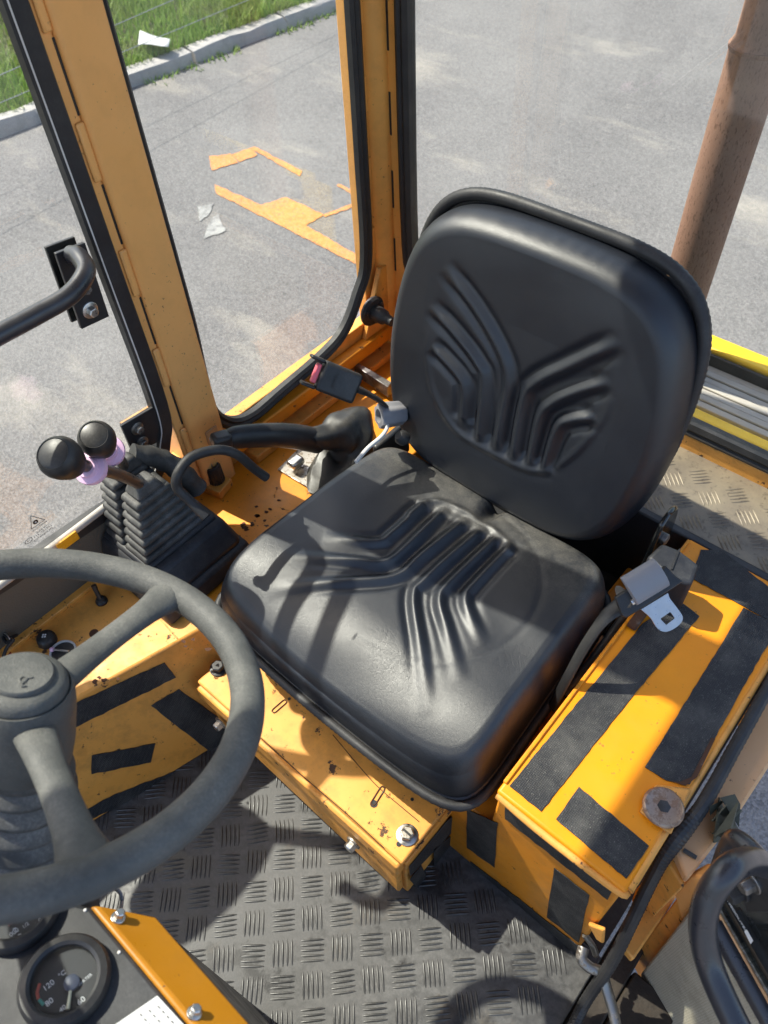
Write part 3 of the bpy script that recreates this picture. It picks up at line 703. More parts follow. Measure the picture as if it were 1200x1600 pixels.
# ---- storage box beside the seat
BZ = .375; BY = .11
sb = thing('storage_box', (.36, .35, 0), 'yellow steel box beside the seat with black grip tape strips', 'box')
ob('box_body', prism([(.20, BY, 0), (.447, BY, 0), (.447, BY, BZ - .012), (.275, BY, BZ - .012), (.272, BY, .235), (.20, BY, .235)], (0, .498, 0)), M['orange'], sb, bevel=.004)
ob('lid', bx(.273, .450, BY - .004, .606, BZ - .011, BZ), M['yellow'], sb, bevel=.004, seg=3)
ob('lid_lip', tube(smooth_path([(.275, BY - .004, BZ - .009), (.34, BY - .0065, BZ - .0105), (.44, BY - .005, BZ - .010), (.450, BY + .002, BZ - .010)], 5), .0052, 10), M['orange_worn'], sb)
ob('lid_lip', tube([(.451, BY + .002, BZ - .006), (.451, .60, BZ - .006)], .0052, 10), M['orange_worn'], sb)
ob('edge_angle', bx(.2725, .2775, .12, .60, BZ + .0002, BZ + .0035), M['yellow'], sb, bevel=.001)
ob('hinge_clamp', box(onZ(1000, 962, BZ + .006), (.014, .05, .010)), M['rusty'], sb, bevel=.003)
z4 = lambda x, y_: (780 + .35 * x, 800 + .35 * y_)
z5 = lambda x, y_: (840 + .3 * x, 1150 + .3 * y_)
for pts in ([z4(*q) for q in ((45, 1225), (188, 1340), (530, 905), (893, 468), (800, 395), (640, 500), (590, 560))],
            [z4(*q) for q in ((650, 1140), (745, 1200), (850, 1218), (905, 1110), (1060, 835), (1170, 640), (1215, 570), (1225, 500), (1090, 428), (880, 770))],
            [z5(*q) for q in ((215, 265), (580, 575), (460, 745), (95, 435))],
            [z4(*q) for q in ((855, 296), (1092, 424), (1240, 508), (1275, 395), (990, 170), (900, 170))]):
    on_poly('tape_strip', [onZ(*q, BZ) for q in ragged(pts, 9, .7, int(pts[0][0]))], (0, 0, 1), .0010, M['tape'], sb)
for pts in ([(510, 340), (655, 405), (640, 615), (510, 520)], [(690, 325), (1195, 715), (1170, 765), (690, 385)], [(920, 615), (1085, 745), (1035, 965), (885, 845)], [(527, 583), (1040, 985), (1040, 1050), (527, 640)]):
    on_poly('tape_strip', [onY(*z6(*q), BY) for q in ragged(pts, 30, 2.2, int(pts[0][0]))], (0, -1, 0), .0010, M['tape'], sb)
pp = [onZ(*z5(*q), BZ) for q in ((610, 258), (800, 280), (690, 520), (525, 400))]
cp = on_poly('corner_plate', pp, (0, 0, 1), .005, M['orange_worn'], sb, bevel=.002)
bc = onZ(1036, 1262, BZ + .0055)
bb = ob('socket_bolt', lathe([(.0235, 0), (.0245, .0015), (.0235, .004), (.0215, .0055), (.0205, .0050), (.0085, .0050)], bc, (0, 0, 1), 36), M['brass'], sb)
ob('socket', lathe([(.0080, .0051), (.0060, .0056)], bc, (0, 0, 1), 6), M['black_paint'], bb)
rust = ob('tape_tear', prism([onZ(*z5(*q), BZ + .0018) for q in ((905, 10), (925, 15), (830, 215), (770, 260), (690, 235), (740, 240), (800, 215))], (0, 0, .0006)), M['rusty'], sb)
# bent tab and hook at the foot of the box
tb = onY(930, 1446, BY - .012)
ob('tab', prism([onY(*q, BY - .002) for q in ((921, 1438), (948, 1448), (946, 1470), (934, 1462))], (0, -.006, 0)), M['orange_worn'], sb, bevel=.003)
hk = thing('door_hook', onZ(925, 1490, .05), 'bent steel door hook hanging from a ring at the box corner', 'hook')
hp = smooth_path([onZ(914, 1461, .115), onZ(926, 1478, .10), onZ(931, 1492, .085)], 5); ob('ring', tube(hp, .0045, 10), M['dull_steel'], hk)
hp = smooth_path([onZ(912, 1480, .108), onZ(909, 1498, .105), onZ(922, 1512, .10), onZ(940, 1520, .095), onZ(948, 1545, .08), onZ(958, 1580, .07), onZ(968, 1630, .06)], 6)
ob('hook_arm', tube(hp, .0065, 12, flat=(1.2, .75)), M['dull_steel'], hk)
# ---- draught seal along the door edge
tp = [onZ(1290, 915, BZ - .006), onZ(1205, 1066, BZ - .006), onZ(1148, 1168, BZ - .006), onZ(1098, 1258, BZ - .008), onZ(1050, 1318, .35), onZ(1018, 1375, .30), onZ(987, 1440, .235), onZ(955, 1505, .13), onZ(912, 1570, .03), onZ(880, 1640, .01)]
tpp = smooth_path(tp, 22)
ds = tag(ob('door_seal', tube(tpp, [.0080 + .003 * math.exp(-((i - 84) / 11) ** 2) for i in range(len(tpp))], 12, rib=lambda i, a: 1 + .08 * (i % 2)), M['rubber_ribbed'], smooth=25), 'black ribbed door seal running along the box edge down to the floor', 'door seal')
# sill outside the seal
sl = thing('door_sill', (.50, .3, .3), 'pale orange door sill strip outside the seal', 'door sill')
ob('sill_top', prism([onZ(*q, .345) for q in ((1270, 960), (1115, 1215), (1052, 1325), (1075, 1375), (1110, 1330), (1150, 1278), (1290, 1062))], (0, 0, -.02)), M['pale'], sl, bevel=.004)
ob('sill_side', prism([onZ(*q, .325) for q in ((1048, 1322), (1072, 1378), (1068, 1388), (1040, 1345))] , (0, 0, -.20)), M['orange_worn'], sl, bevel=.003)
ob('sill_lower', prism([onZ(*q, .17) for q in ((1040, 1345), (1068, 1385), (990, 1500), (965, 1470))], (0, 0, -.02)), M['orange_worn'], sl, bevel=.003)
ob('sill_gap', bx(.482, .525, -.10, .62, -.06, -.012), M['dirty_floor'], sl, bevel=.003)
ob('sill_foot', bx(.527, .60, -.35, .15, -.06, -.014), M['dirty_floor'], sl, bevel=.003)
ob('slot_rim', tube([onZ(1068, 1328, .347), onZ(1088, 1340, .347)], .003, 6), M['black_paint'], sl)
# ---- right-hand console
CZ = .262
cn = thing('side_console', (-.37, -.2, 0), 'orange side console with knobs and black tape strips beside the steering wheel', 'console')
A0, A1 = np.array([-.433, -.60, CZ]), np.array([-.253, .066, CZ]); B0, B1 = np.array([-.370, -.60, 0]), np.array([-.190, .066, 0])
cb = ob('console_body', MB().add([A0, A1, B1, B0, (-.487, -.6, CZ), (-.487, .066, CZ), (-.487, .066, 0), (-.487, -.6, 0)], [(0, 1, 2, 3), (4, 5, 1, 0), (5, 6, 2, 1), (4, 0, 3, 7), (3, 2, 6, 7), (4, 7, 6, 5)]), M['orange_worn'], cn, bevel=.004)
cnrm = unit(np.cross(A1 - A0, B0 - A0)); cnrm = cnrm if cnrm[0] > 0 else -cnrm
z7 = lambda x, y_: (x * .375, 850 + y_ * .375)
for pts in ([(300, 668), (685, 492), (733, 555), (310, 765)], [(628, 672), (745, 602), (930, 735), (960, 800), (895, 880)], [(382, 880), (648, 828), (628, 908), (380, 958)], [(330, 1120), (480, 1040), (730, 945), (735, 975), (350, 1160)]):
    on_poly('tape_strip', [onP(*z7(*q), A0, cnrm) for q in ragged(pts, 25, 2., int(pts[0][0]))], cnrm, .0009, M['tape'], cn)
for k in range(26):
    c0, sp_ = (((388, 822), 26), ((300, 1010), 14), ((150, 1060), 30))[0 if k < 16 else (1 if k < 21 else 2)]
    cx_, cy_ = c0[0] + random.gauss(0, sp_), c0[1] + random.gauss(0, sp_ * .55) - (0 if k >= 16 else (0)); rr_ = random.uniform(1.2, 5.5)
    if k < 16: cy_ = c0[1] - (cx_ - c0[0]) * .75 + random.gauss(0, 7)
    pb = [(cx_ + rr_ * random.uniform(.5, 1.3) * math.cos(t), cy_ + rr_ * .7 * random.uniform(.5, 1.3) * math.sin(t)) for t in np.linspace(0, 6.283, 11)[:-1]]
    ob('worn_patch', prism([onZ(*q, CZ + .0004) for q in pb], (0, 0, .0003)), M['rusty'], cab if k < 16 else cn, smooth=0)
ob('crease', tube([onZ(*z7(545, 175), CZ), onZ(*z7(740, 395), CZ)], .0012, 6), M['orange_worn'], cn)
# switches on the console top
def at7(x, y_, dz=0): return onZ(*z7(x, y_), CZ + dz)
kn_ = at7(200, 405, 0)
k1 = ob('rotary_knob', lathe([(.0150, 0), (.0150, .007), (.0138, .013), (.0115, .0155), (.004, .0165)], kn_, (0, 0, 1), 28, fn=lambda r, h, a: r * (1 + .03 * (math.cos(10 * a) > .3) * (h < .014))), M['black_plastic'], cn); k1['label'] = 'black rotary fan knob'
for k in range(4): ob('fan_print', lathe([(.0016, .0168), (.0016, .0170)], kn_ + .0026 * np.array([math.cos(k * 1.571), math.sin(k * 1.571), 0]), (0, 0, 1), 8), M['ink_white'], k1)
vt = at7(264, 452)
v1 = ob('vent_ring', lathe([(.0205, 0), (.0215, .002), (.0205, .004), (.0185, .004), (.0180, .001)], vt, (0, 0, 1), 32, cap=False), M['white_plastic'], cn)
ob('vent_bowl', lathe([(.0184, .0008), (.001, .0009)], vt, (0, 0, 1), 32), M['black_paint'], v1)
ob('vent_lever', tube([vt + [-.014, -.009, .006], vt + [.012, .006, .010]], .0016, 8), M['zinc'], v1)
ob('lever_tip', lathe([(.0030, -.003), (.0042, 0), (.003, .003)], vt + [-.014, -.009, .006], (1, .6, .2), 12), M['pink'], v1)
ts = at7(425, 240)
t1 = ob('toggle_switch', lathe([(.0098, 0), (.0098, .004), (.0075, .006), (.0065, .010), (.0045, .011)], ts, (0, 0, 1), 20), M['black_plastic'], cn)
ob('toggle_stem', tube([ts + [0, 0, .01], ts + [-.006, .002, .024], ts + [-.010, .004, .034]], [.0035, .0038, .0046], 10), M['black_plastic'], t1)
ob('grommet', lathe([(.0075, 0), (.0075, .0015), (.0045, .0022), (.001, .0016)], at7(392, 373), (0, 0, 1), 18), M['rusty'], cn)
ob('grommet', lathe([(.0060, 0), (.0060, .0015), (.0038, .0022), (.001, .0010)], at7(90, 403), (0, 0, 1), 18), M['black_paint'], cn)
ob('grommet', lathe([(.0085, 0), (.0085, .002), (.006, .004), (.001, .0042)], at7(703, 292), (0, 0, 1), 18), M['black_plastic'], cn)
# key with red tag on a cord
ky = thing('key_cord', at7(25, 440), 'knotted dark cord with a red tag at the ignition lock', 'key cord')
kp = [at7(70, 380, .02), at7(40, 390, .035), at7(10, 370, .03), at7(25, 410, .03), at7(55, 400, .04), at7(30, 430, .03), at7(15, 470, .02), at7(15, 510, .012)]
ob('cord', tube(smooth_path(kp, 6), .0028, 8), M['rubber'], ky)
ob('key_ring', tube([at7(30, 400, .028) + .011 * np.array([math.cos(t), .4 * math.sin(t), .9 * math.sin(t)]) for t in np.linspace(0, 6.283, 20)[:-1]], .0012, 6, closed=True), M['zinc'], ky)
ob('tag', prism([at7(45, 450, .012), at7(75, 490, .012), at7(20, 520, .010), at7(20, 490, .011)], (0, 0, .003)), M['red'], ky, bevel=.001)
# grey perforated lining and the trim strip above the console
ob('lining_panel', box((-.474, -.31, .327), (.010, .96, .118)), M['vinyl_grey'], cn, bevel=.004)
ob('lining_strip', box((-.466, -.31, .266), (.018, .96, .010)), M['orange_worn'], cn, bevel=.002)
ob('hose', tube(smooth_path([(-.462, -.80, .395), (-.466, -.3, .392), (-.466, -.02, .391), (-.468, .16, .395)], 6), .0062, 10), M['slat'], cn)
ob('reflector', box(onX(106, 846, -.455), (.004, .036, .018)), M['amber'], cn, bevel=.001)
# ================================================================== driver's seat
def seg_dist(P, poly):
    """distance of points P (n,2) to a polyline, and the nearest parameter 0..1"""
    best = np.full(len(P), 1e9); tt = np.zeros(len(P)); L = [np.linalg.norm(poly[i + 1] - poly[i]) for i in range(len(poly) - 1)]; tot = sum(L); acc = 0
    for i in range(len(poly) - 1):
        a, b = poly[i], poly[i + 1]; d = b - a; t = np.clip(((P - a) @ d) / (d @ d), 0, 1); q = np.linalg.norm(P - (a + t[:, None] * d), axis=1)
        k = q < best; best[k] = q[k]; tt[k] = ((acc + t * L[i]) / tot)[k]; acc += L[i]
    return best, tt
def spline2(pts, sub=6): return [np.array(q) for q in smooth_path([np.array([p[0], p[1], 0]) for p in pts], sub)]
def pad(outline, prof, nth, nr, relief, frame_, name, m_, parent):
    """upholstered pad: polar sheet; outline(theta)->(x,y); prof(s)->(radial factor, height 0..1)"""
    O, ex, ey, ez, H = frame_; th = np.linspace(0, 2 * math.pi, nth, endpoint=False)
    oc = np.array([outline(t) for t in th]); ss = np.linspace(0, 1, nr + 1)[1:]
    pts = [np.zeros((1, 2))]; hs = [np.array([prof(0)[1]])]; rad = [np.zeros(1)]
    for s in ss:
        r, h = prof(s); pts.append(oc * r); hs.append(np.full(nth, h)); rad.append(np.full(nth, s))
    P = np.concatenate(pts); h = np.concatenate(hs) * H; rd = np.concatenate(rad)
    h = h + relief(P, rd)
    W3 = O + P[:, :1] * ex + P[:, 1:] * ey + h[:, None] * ez
    f = [(0, 1 + k, 1 + (k + 1) % nth) for k in range(nth)]
    for i in range(nr - 1):
        b = 1 + i * nth
        for k in range(nth): f.append((b + k, b + nth + k, b + nth + (k + 1) % nth, b + (k + 1) % nth))
    mb = MB(); mb.v = [tuple(q) for q in W3]; mb.f = f
    return ob(name, mb, m_, parent, smooth=180)
def squircle(a, b, n, taper=0., cx=0.):
    def fn(t):
        c, s = math.cos(t), math.sin(t); r = (abs(c / a) ** n + abs(s / b) ** n) ** (-1 / n)
        x, y = r * c, r * s; return (x * (1 + taper * y / b), y)
    return fn
seat = thing('driver_seat', (0, .3, PZ), 'black leather driver seat with moulded ribs on cushion and backrest', 'seat')
# ---- cushion
CC = np.array([.0, .283, .0]); RIM = .304
zs = lambda x, y_: (320 + .53333 * x, 660 + .53333 * y_)
def flatZ(pts, z=.398): return [onZ(*zs(*q), z)[:2] - CC[:2] for q in pts]
ridges = [[(345, 338), (500, 347), (552, 318), (645, 232)], [(215, 392), (430, 402), (525, 404), (590, 360), (700, 248)], [(175, 482), (400, 464), (555, 447), (635, 385), (760, 278)],
          [(655, 850), (632, 660), (612, 505), (650, 452), (812, 302)], [(752, 765), (710, 610), (688, 515), (722, 462), (856, 328)], [(820, 660), (775, 560), (765, 510), (790, 470), (892, 360)]]
ridges = [np.array(spline2(flatZ(r))) [:, :2] for r in ridges]
arc = np.array(spline2(flatZ([(600, 262), (650, 226), (705, 226), (800, 268), (885, 335), (893, 372)])))[:, :2]
disc_c = flatZ([(660, 420)])[0]
def cushion_relief(P, rd):
    z = np.zeros(len(P))
    fade = np.clip((.93 - rd) / .12, 0, 1)
    for k, r in enumerate(ridges):
        d, t = seg_dist(P, r); amp = .0050 * np.clip(t / .35, 0, 1) ** .8 * np.clip((1.02 - t) / .06, 0, 1)
        wv = .0058 + .006 * (1 - np.clip(t / .6, 0, 1)); z += amp * np.exp(-(d / wv) ** 2) * fade
        z -= amp * .75 * np.exp(-((d - .0125) / .0065) ** 2) * fade * np.clip(t / .4, 0, 1)
    d, t = seg_dist(P, arc); z += .004 * np.exp(-(d / .006) ** 2) * fade
    # shallow dish of the moulded disc and the bolster channel at its rim
    q = P - disc_c; rr = np.hypot(q[:, 0] / .165, q[:, 1] / .155); z -= .0035 * np.clip(1 - rr, 0, 1) ** 1.2 * fade + .0007 * np.exp(-((rr - 1) / .035) ** 2) * fade * (P[:, 0] > 0)
    # waterfall front, saddle across, split in the middle of the rear edge
    z += .012 * np.clip(np.abs(P[:, 0]) / .22, 0, 1) ** 2 * np.clip((.9 - rd) / .2, 0, 1)
    z -= .010 * np.clip((P[:, 1] - .02) / .18, 0, 1) ** 1.5
    z -= .034 * np.clip((-P[:, 1] - .085) / .125, 0, 1) ** 2 * np.clip((1. - rd) / .16, 0, 1)
    nt_ = np.exp(-((P[:, 0] - .012) / .012) ** 2) * np.clip((P[:, 1] - .135) / .05, 0, 1); z -= .022 * nt_
    # soft random dents and stretch wrinkles
    z += .0012 * np.sin(P[:, 0] * 31 + 2.2 * np.sin(P[:, 1] * 17)) * np.sin(P[:, 1] * 23 + 1.3) * fade
    wr = np.sin(np.arctan2(P[:, 1], P[:, 0]) * 46 + 3 * np.sin(np.arctan2(P[:, 1], P[:, 0]) * 7)); z += .0007 * wr * np.clip((rd - .78) / .1, 0, 1) * np.clip((1. - rd) / .1, 0, 1)
    return z
def cushion_prof(s):
    if s < .72: return s / .72 * .90, 1 - .07 * (s / .72) ** 3
    u = (s - .72) / .28; a = u * math.pi * .5
    return .90 + .10 * math.sin(a) ** .9, .93 * (1 - u ** 2.1)
def cushion_outline(t):
    x, y = squircle(.240, .207, 9.0, -.045)(t)
    if y < 0: y -= .010 * (1 - (x / .24) ** 2)
    return x, y
cu = pad(cushion_outline, cushion_prof, 420, 170, cushion_relief, (np.array([CC[0], CC[1], RIM + .006]), np.array([1, 0, 0]), np.array([0, 1, 0]), np.array([0, 0, 1]), .086), 'cushion', M['leather_dusty'], seat)
cu['label'] = 'seat cushion with fan of raised ribs, dusty at the back'
# pan and its beaded edge
po = [np.array(cushion_outline(t)) * 1.018 for t in np.linspace(0, 2 * math.pi, 121)[:-1]]
ob('seat_pan', prism([(CC[0] + q[0], CC[1] + q[1], RIM - .028) for q in po], (0, 0, .030)), M['black_paint'], seat, bevel=.006)
ob('pan_edge_trim', tube([(CC[0] + q[0] * 1.012, CC[1] + q[1] * 1.012, RIM - .002) for q in (np.array(cushion_outline(t)) * 1.018 for t in np.linspace(0, 2 * math.pi, 361)[:-1])], .0065, 10, closed=True, rib=lambda i, a: 1 + .10 * (i % 2)), M['rubber_ribbed'], seat, smooth=60)
ob('seat_base', bx(-.19, .17, .10, .46, PZ + .001, RIM - .026), M['black_paint'], seat, bevel=.01)
for x in (-.205, .185): ob('slide_rail', bx(x - .014, x + .014, .13, .48, PZ + .001, PZ + .034), M['black_paint'], seat, bevel=.003)
# torn corner of the upholstery
tc = onZ(745, 1214, .318); ob('torn_patch', lathe([(.0075, -.002), (.0065, .0015), (.002, .0022)], tc, (.55, -.75, .35), 9, fn=lambda r, h, a: r * (1 + .3 * math.sin(3 * a + 1))), M['slat'], seat)
# ---- backrest
TB = math.radians(11); bey = np.array([0, math.sin(TB), math.cos(TB)]); bez = np.array([0, -math.cos(TB), math.sin(TB)]); bex = np.array([1., 0, 0])
BC = np.array([-.012, .0, 0]) + np.array([0, .526, .386]) + bey * .184
zb = lambda x, y_: (550 + .48333 * x, 280 + .48333 * y_)
def flatB(pts, off=.062):
    o = []
    for q in pts:
        p = onP(*zb(*q), BC + bez * off, bez) - BC; o.append(np.array([p @ bex, p @ bey]))
    return o
br = [[(290, 285), (395, 430), (470, 570), (490, 660), (478, 760), (460, 885)], [(245, 412), (330, 510), (395, 600), (416, 665), (405, 855)], [(250, 540), (335, 635), (357, 690), (352, 790)],
      [(862, 530), (690, 612), (585, 665), (542, 725), (515, 915)], [(832, 660), (715, 695), (640, 730), (598, 780), (570, 932)], [(785, 775), (700, 785), (655, 815), (612, 940)]]
br = [np.array(spline2(flatB(r)))[:, :2] for r in br]
ellp = np.array(spline2(flatB([(238, 470), (238, 580), (262, 700), (330, 812), (450, 890), (590, 948), (690, 908), (790, 800), (836, 690), (850, 600)])))[:, :2]
def back_relief(P, rd):
    z = np.zeros(len(P)); fade = np.clip((.9 - rd) / .1, 0, 1)
    for k, r in enumerate(br):
        d, t = seg_dist(P, r); amp = .0056 * np.clip(t / .12, 0, 1) * np.clip((1.01 - t) / .08, 0, 1); wv = .0070 if k in (0, 3) else .0060
        z += amp * .8 * np.exp(-((d) / wv) ** 2) * fade; z -= amp * .85 * np.exp(-((d - .0135) / .0068) ** 2) * fade
    d, t = seg_dist(P, ellp); z += .0026 * np.exp(-(d / .006) ** 2) * fade * np.clip(t / .2, 0, 1) * np.clip((1 - t) / .2, 0, 1)
    ce = flatB_c; q = P - ce; rr = np.hypot(q[:, 0] / .17, q[:, 1] / .155); z -= .004 * np.clip(1 - rr, 0, 1) ** 1.2 * fade
    z -= .012 * np.clip(1 - np.abs(P[:, 0]) / .16, 0, 1) ** .8 * np.clip((P[:, 1] + .15) / .2, 0, 1) * np.clip((.20 - P[:, 1]) / .1, 0, 1) * .6
    z += .0007 * np.sin(P[:, 0] * 27 + 2 * np.sin(P[:, 1] * 19)) * np.sin(P[:, 1] * 21) * fade
    an = np.arctan2(P[:, 1], P[:, 0]); z += .0008 * np.sin(an * 60 + 4 * np.sin(an * 5)) * np.clip((rd - .84) / .08, 0, 1) * np.clip((1 - rd) / .08, 0, 1)
    return z
flatB_c = flatB([(540, 660)])[0]
def back_outline(t):
    x, y = squircle(.234, .214, 5.0, 0)(t)
    u = y / .210; w = 1 - .13 * max(0, u) ** 1.6 - .16 * max(0, -u) ** 1.8
    return x * w, y + (.012 * (1 - (x / .22) ** 2) if y > 0 else 0)
def back_prof(s):
    if s < .70: return s / .70 * .875, 1 - .08 * (s / .70) ** 2.6
    u = (s - .70) / .30; a = u * math.pi / 2
    return .875 + .125 * math.sin(a) ** .95, .92 * (math.cos(a) ** .85 if u < 1 else 0)
bk = pad(back_outline, back_prof, 420, 170, back_relief, (BC, bex, bey, bez, .061), 'backrest', M['leather'], seat)
bk['label'] = 'smooth black backrest pad with moulded rib pattern'
# pressed steel shell behind, with beaded edge
def shell_outline(t):
    x, y = squircle(.226, .203, 4.6, 0)(t); u = y / .203
    w = 1 - .10 * max(0, u) ** 2 - .30 * max(0, -u) ** 2.2
    return x * w, y + (.008 if y > 0 else 0)
so = [np.array(shell_outline(t)) for t in np.linspace(0, 2 * math.pi, 181)[:-1]]
shp = [BC + q[0] * bex + (q[1] + .022) * bey - bez * .004 for q in so]
sh = ob('back_shell', prism(shp, -bez * .006), M['black_paint'], seat, bevel=.002)
# dished rear of the shell
dv = MB(); rows = 8
for k in range(rows + 1):
    a = k / rows * math.pi / 2
    for q in so: dv.v.append(tuple(BC + q[0] * (.35 + .63 * math.cos(a)) * bex + (q[1] * (.35 + .63 * math.cos(a)) + .022) * bey - bez * (.009 + .05 * math.sin(a))))
ns = len(so)
for k in range(rows):
    for i in range(ns): dv.f.append((k * ns + i, k * ns + (i + 1) % ns, (k + 1) * ns + (i + 1) % ns, (k + 1) * ns + i))
dv.f.append(tuple(rows * ns + i for i in range(ns)))
M['shell_gloss'] = plastic('glossy_black_shell', (.012, .013, .012), .14, .1, 200, .02, .05, spec=.7)
ob('shell_back', dv, M['shell_gloss'], seat, smooth=60)
so2 = [np.array(shell_outline(t)) for t in np.linspace(0, 2 * math.pi, 421)[:-1]]
ob('back_edge_trim', tube([BC + q[0] * bex + (q[1] + .022) * bey - bez * .004 for q in so2], .0085, 10, closed=True, rib=lambda i, a: 1 + .09 * (i % 2)), M['rubber_ribbed'], seat, smooth=60)
hl = onP(1048, 424, BC - bez * .002, bez); ob('shell_hole_disc', lathe([(.0062, 0), (.0062, .004), (.004, .0055)], hl - bez * .003, bez, 16), M['pale'], seat)  # tan disc standing in for a hole that shows the pipe's colour
# hinge plate on the driver's left and bracket at the right
hpz = [(.252, .515, .475), (.252, .560, .475), (.252, .575, .40), (.252, .55, .30), (.252, .43, .285), (.252, .45, .33), (.252, .50, .39)]
hb = ob('hinge_bracket', prism(smooth_path(hpz, 3, True), (-.008, 0, 0)), M['shell_gloss'], seat, bevel=.003)
ob('hinge_pin', lathe([(.009, 0), (.009, .006), (.006, .008)], (.252, .535, .43), (1, 0, 0), 14), M['dull_steel'], hb)
ob('hinge_bracket', bx(-.252, -.240, .47, .56, .27, .35), M['black_paint'], seat, bevel=.004)
ob('side_lever', tube(smooth_path([(.258, .30, .305), (.262, .38, .33), (.262, .46, .345), (.262, .52, .36)], 5), .007, 10), M['rubber'], seat)
# grey recline knob low on the backrest's far side
kc = onD(592, 650, 1.24); kax = unit((-.45, -.85, .2))
gk = ob('recline_knob', lathe([(.014, -.045), (.0185, -.040), (.0205, -.006), (.019, 0), (.0115, .001), (.0105, -.012), (.001, -.012)], kc, kax, 42, fn=lambda r, h, a: r * (1 + (.085 * math.cos(6 * a) if r > .0135 else 0))), M['grey_plastic'], seat, smooth=50)
gk['label'] = 'grey star-shaped recline knob'
ob('knob_rod', tube([kc - kax * .04, kc - kax * .11], .006, 10), M['black_paint'], seat)
ob('bump_stop', lathe([(.012, 0), (.012, .010), (.007, .016)], onD(632, 686, 1.235), (-.3, -.5, .7), 16), M['rubber'], seat)
# ================================================================== steering wheel and column
SC = np.array([-.0063, -.2034, .7604]); SN = unit((-.0491, .455, 1.0)); SX = unit(np.cross((0, 1, 0), SN)); SY = np.cross(SN, SX)
sw = thing('steering_wheel', SC, 'dark grey foam steering wheel with three spokes and round hub cap', 'steering wheel')
def wp(r, a, h=0): return SC + r * (math.cos(a) * SX + math.sin(a) * SY) + h * SN
nrim = 120
rimp = [wp(.180, 2 * math.pi * k / nrim) for k in range(nrim)]
ob('rim', tube(rimp, [.0149] * nrim, 20, closed=True), M['wheel_foam'], sw)
def wang(px, py):
    q = onP(px, py, SC, SN) - SC; return math.atan2(q @ SY, q @ SX)
for (px, py) in ((258, 935), (130, 1335), (-330, 1010)):
    a = wang(px, py); pts = []; rs_ = []
    for k in range(13):
        t = k / 12; pts.append(wp(.028 + t * .149, a, -.012 * (1 - t) ** 1.5 + .0)); rs_.append(.0148 - .0035 * math.sin(t * math.pi) + .004 * max(0, t - .8) * 5)
    ob('spoke', tube(pts, rs_, 18, up=SN, flat=(1.15, .72)), M['wheel_foam'], sw)
ob('hub', lathe([(.034, -.080), (.042, -.072), (.0445, -.050), (.0450, -.014), (.0440, .000), (.0415, .007), (.0405, .0072), (.0398, .0045), (.0388, .005), (.038, .012), (.034, .0165), (.0245, .019)], SC, SN, 64, fn=lambda r, h, a: r * .90), M['wheel_foam'], sw)
cap = ob('hub_cap', lathe([(.0242, .0175), (.0242, .0205), (.0228, .0222), (.013, .0228), (.0005, .0230)], SC, SN, 48), M['wheel_foam'], sw)
em = onP(38, 1063, SC + SN * .0232, SN); ex_ = unit(onP(70, 1067, SC + SN * .0232, SN) - em)
ep = [em + (.0034 * x * ex_ + .0034 * y_ * np.cross(SN, ex_)) for x, y_ in ((1.5, 1.3), (.6, .9), (-.6, 1.2), (-1.1, .2), (-.5, -.8), (.3, -.3), (.4, .9), (.0, -.6), (.1, -1.9), (.9, -1.6))]
ob('emblem', tube(smooth_path(ep, 4), .0009, 6), M['wheel_foam'], cap)
# column: bellows under the hub, then the creased cowl
AX = -SN
prof = [(.034, .070), (.037, .078)]
h = .085
for k in range(5): prof += [(.0335 + .0015 * k, h), (.040 + .002 * k, h + .008), (.040 + .002 * k, h + .013), (.0335 + .0015 * k, h + .019)]; h += .022
prof += [(.048, h + .01)]
col = thing('steering_column', SC + AX * .3, 'black ribbed steering column boot and creased cowl under the wheel', 'steering column')
ob('column_boot', lathe(prof, SC, AX, 48, cap=False), M['boot'], col, smooth=50)
def cowlr(r, h, a): return r * (1 + .045 * math.sin(3 * a + h * 22) + .03 * math.sin(7 * a - h * 31))
ob('column_cowl', lathe([(.040, .19), (.050, .20), (.056, .225), (.060, .27), (.066, .33)], SC, AX, 64, cap=False, fn=cowlr), M['boot'], col)
# ================================================================== instrument panel
DN = unit((0, .22, 1.0)); DP = np.array([.2, -.277, .58]); DX = np.array([1., 0, 0]); DY = np.cross(DN, DX)
dp = lambda px, py, h=0: onP(px, py, DP + DN * h, DN)
db = thing('instrument_panel', (.2, -.4, .2), 'black instrument panel with two round gauges and an orange rear edge', 'instrument panel')
lx = dp(146, 1412)[0]
ob('panel_top', prism([(lx, DP[1] - .0015, DP[2]), (.46, DP[1] - .0015, DP[2]), (.46, -.62, DP[2] + .343 * .22), (lx - .26, -.62, DP[2] + .343 * .22), (lx - .26, -.36, DP[2] + .083 * .22), (lx - .05, DP[1] - .03, DP[2] + .03 * .22)], (0, 0, -.035)), M['dash_black'], db, bevel=.003)
ob('panel_edge', prism([(lx, DP[1] - .001, DP[2] + .001), (lx + .004, DP[1] + .004, DP[2] + .001), (lx + .040, DP[1] + .031, DP[2] - .030), (lx + .040, DP[1] + .027, DP[2] - .036), (lx, DP[1] - .003, DP[2] - .010)], (.42, 0, 0)), M['dash_orange'], db, bevel=.002)
ob('panel_skirt', bx(lx + .03, .46, -.60, DP[1] + .0255, .0, DP[2] - .033), M['black_paint'], db, bevel=.003)
GS = .86
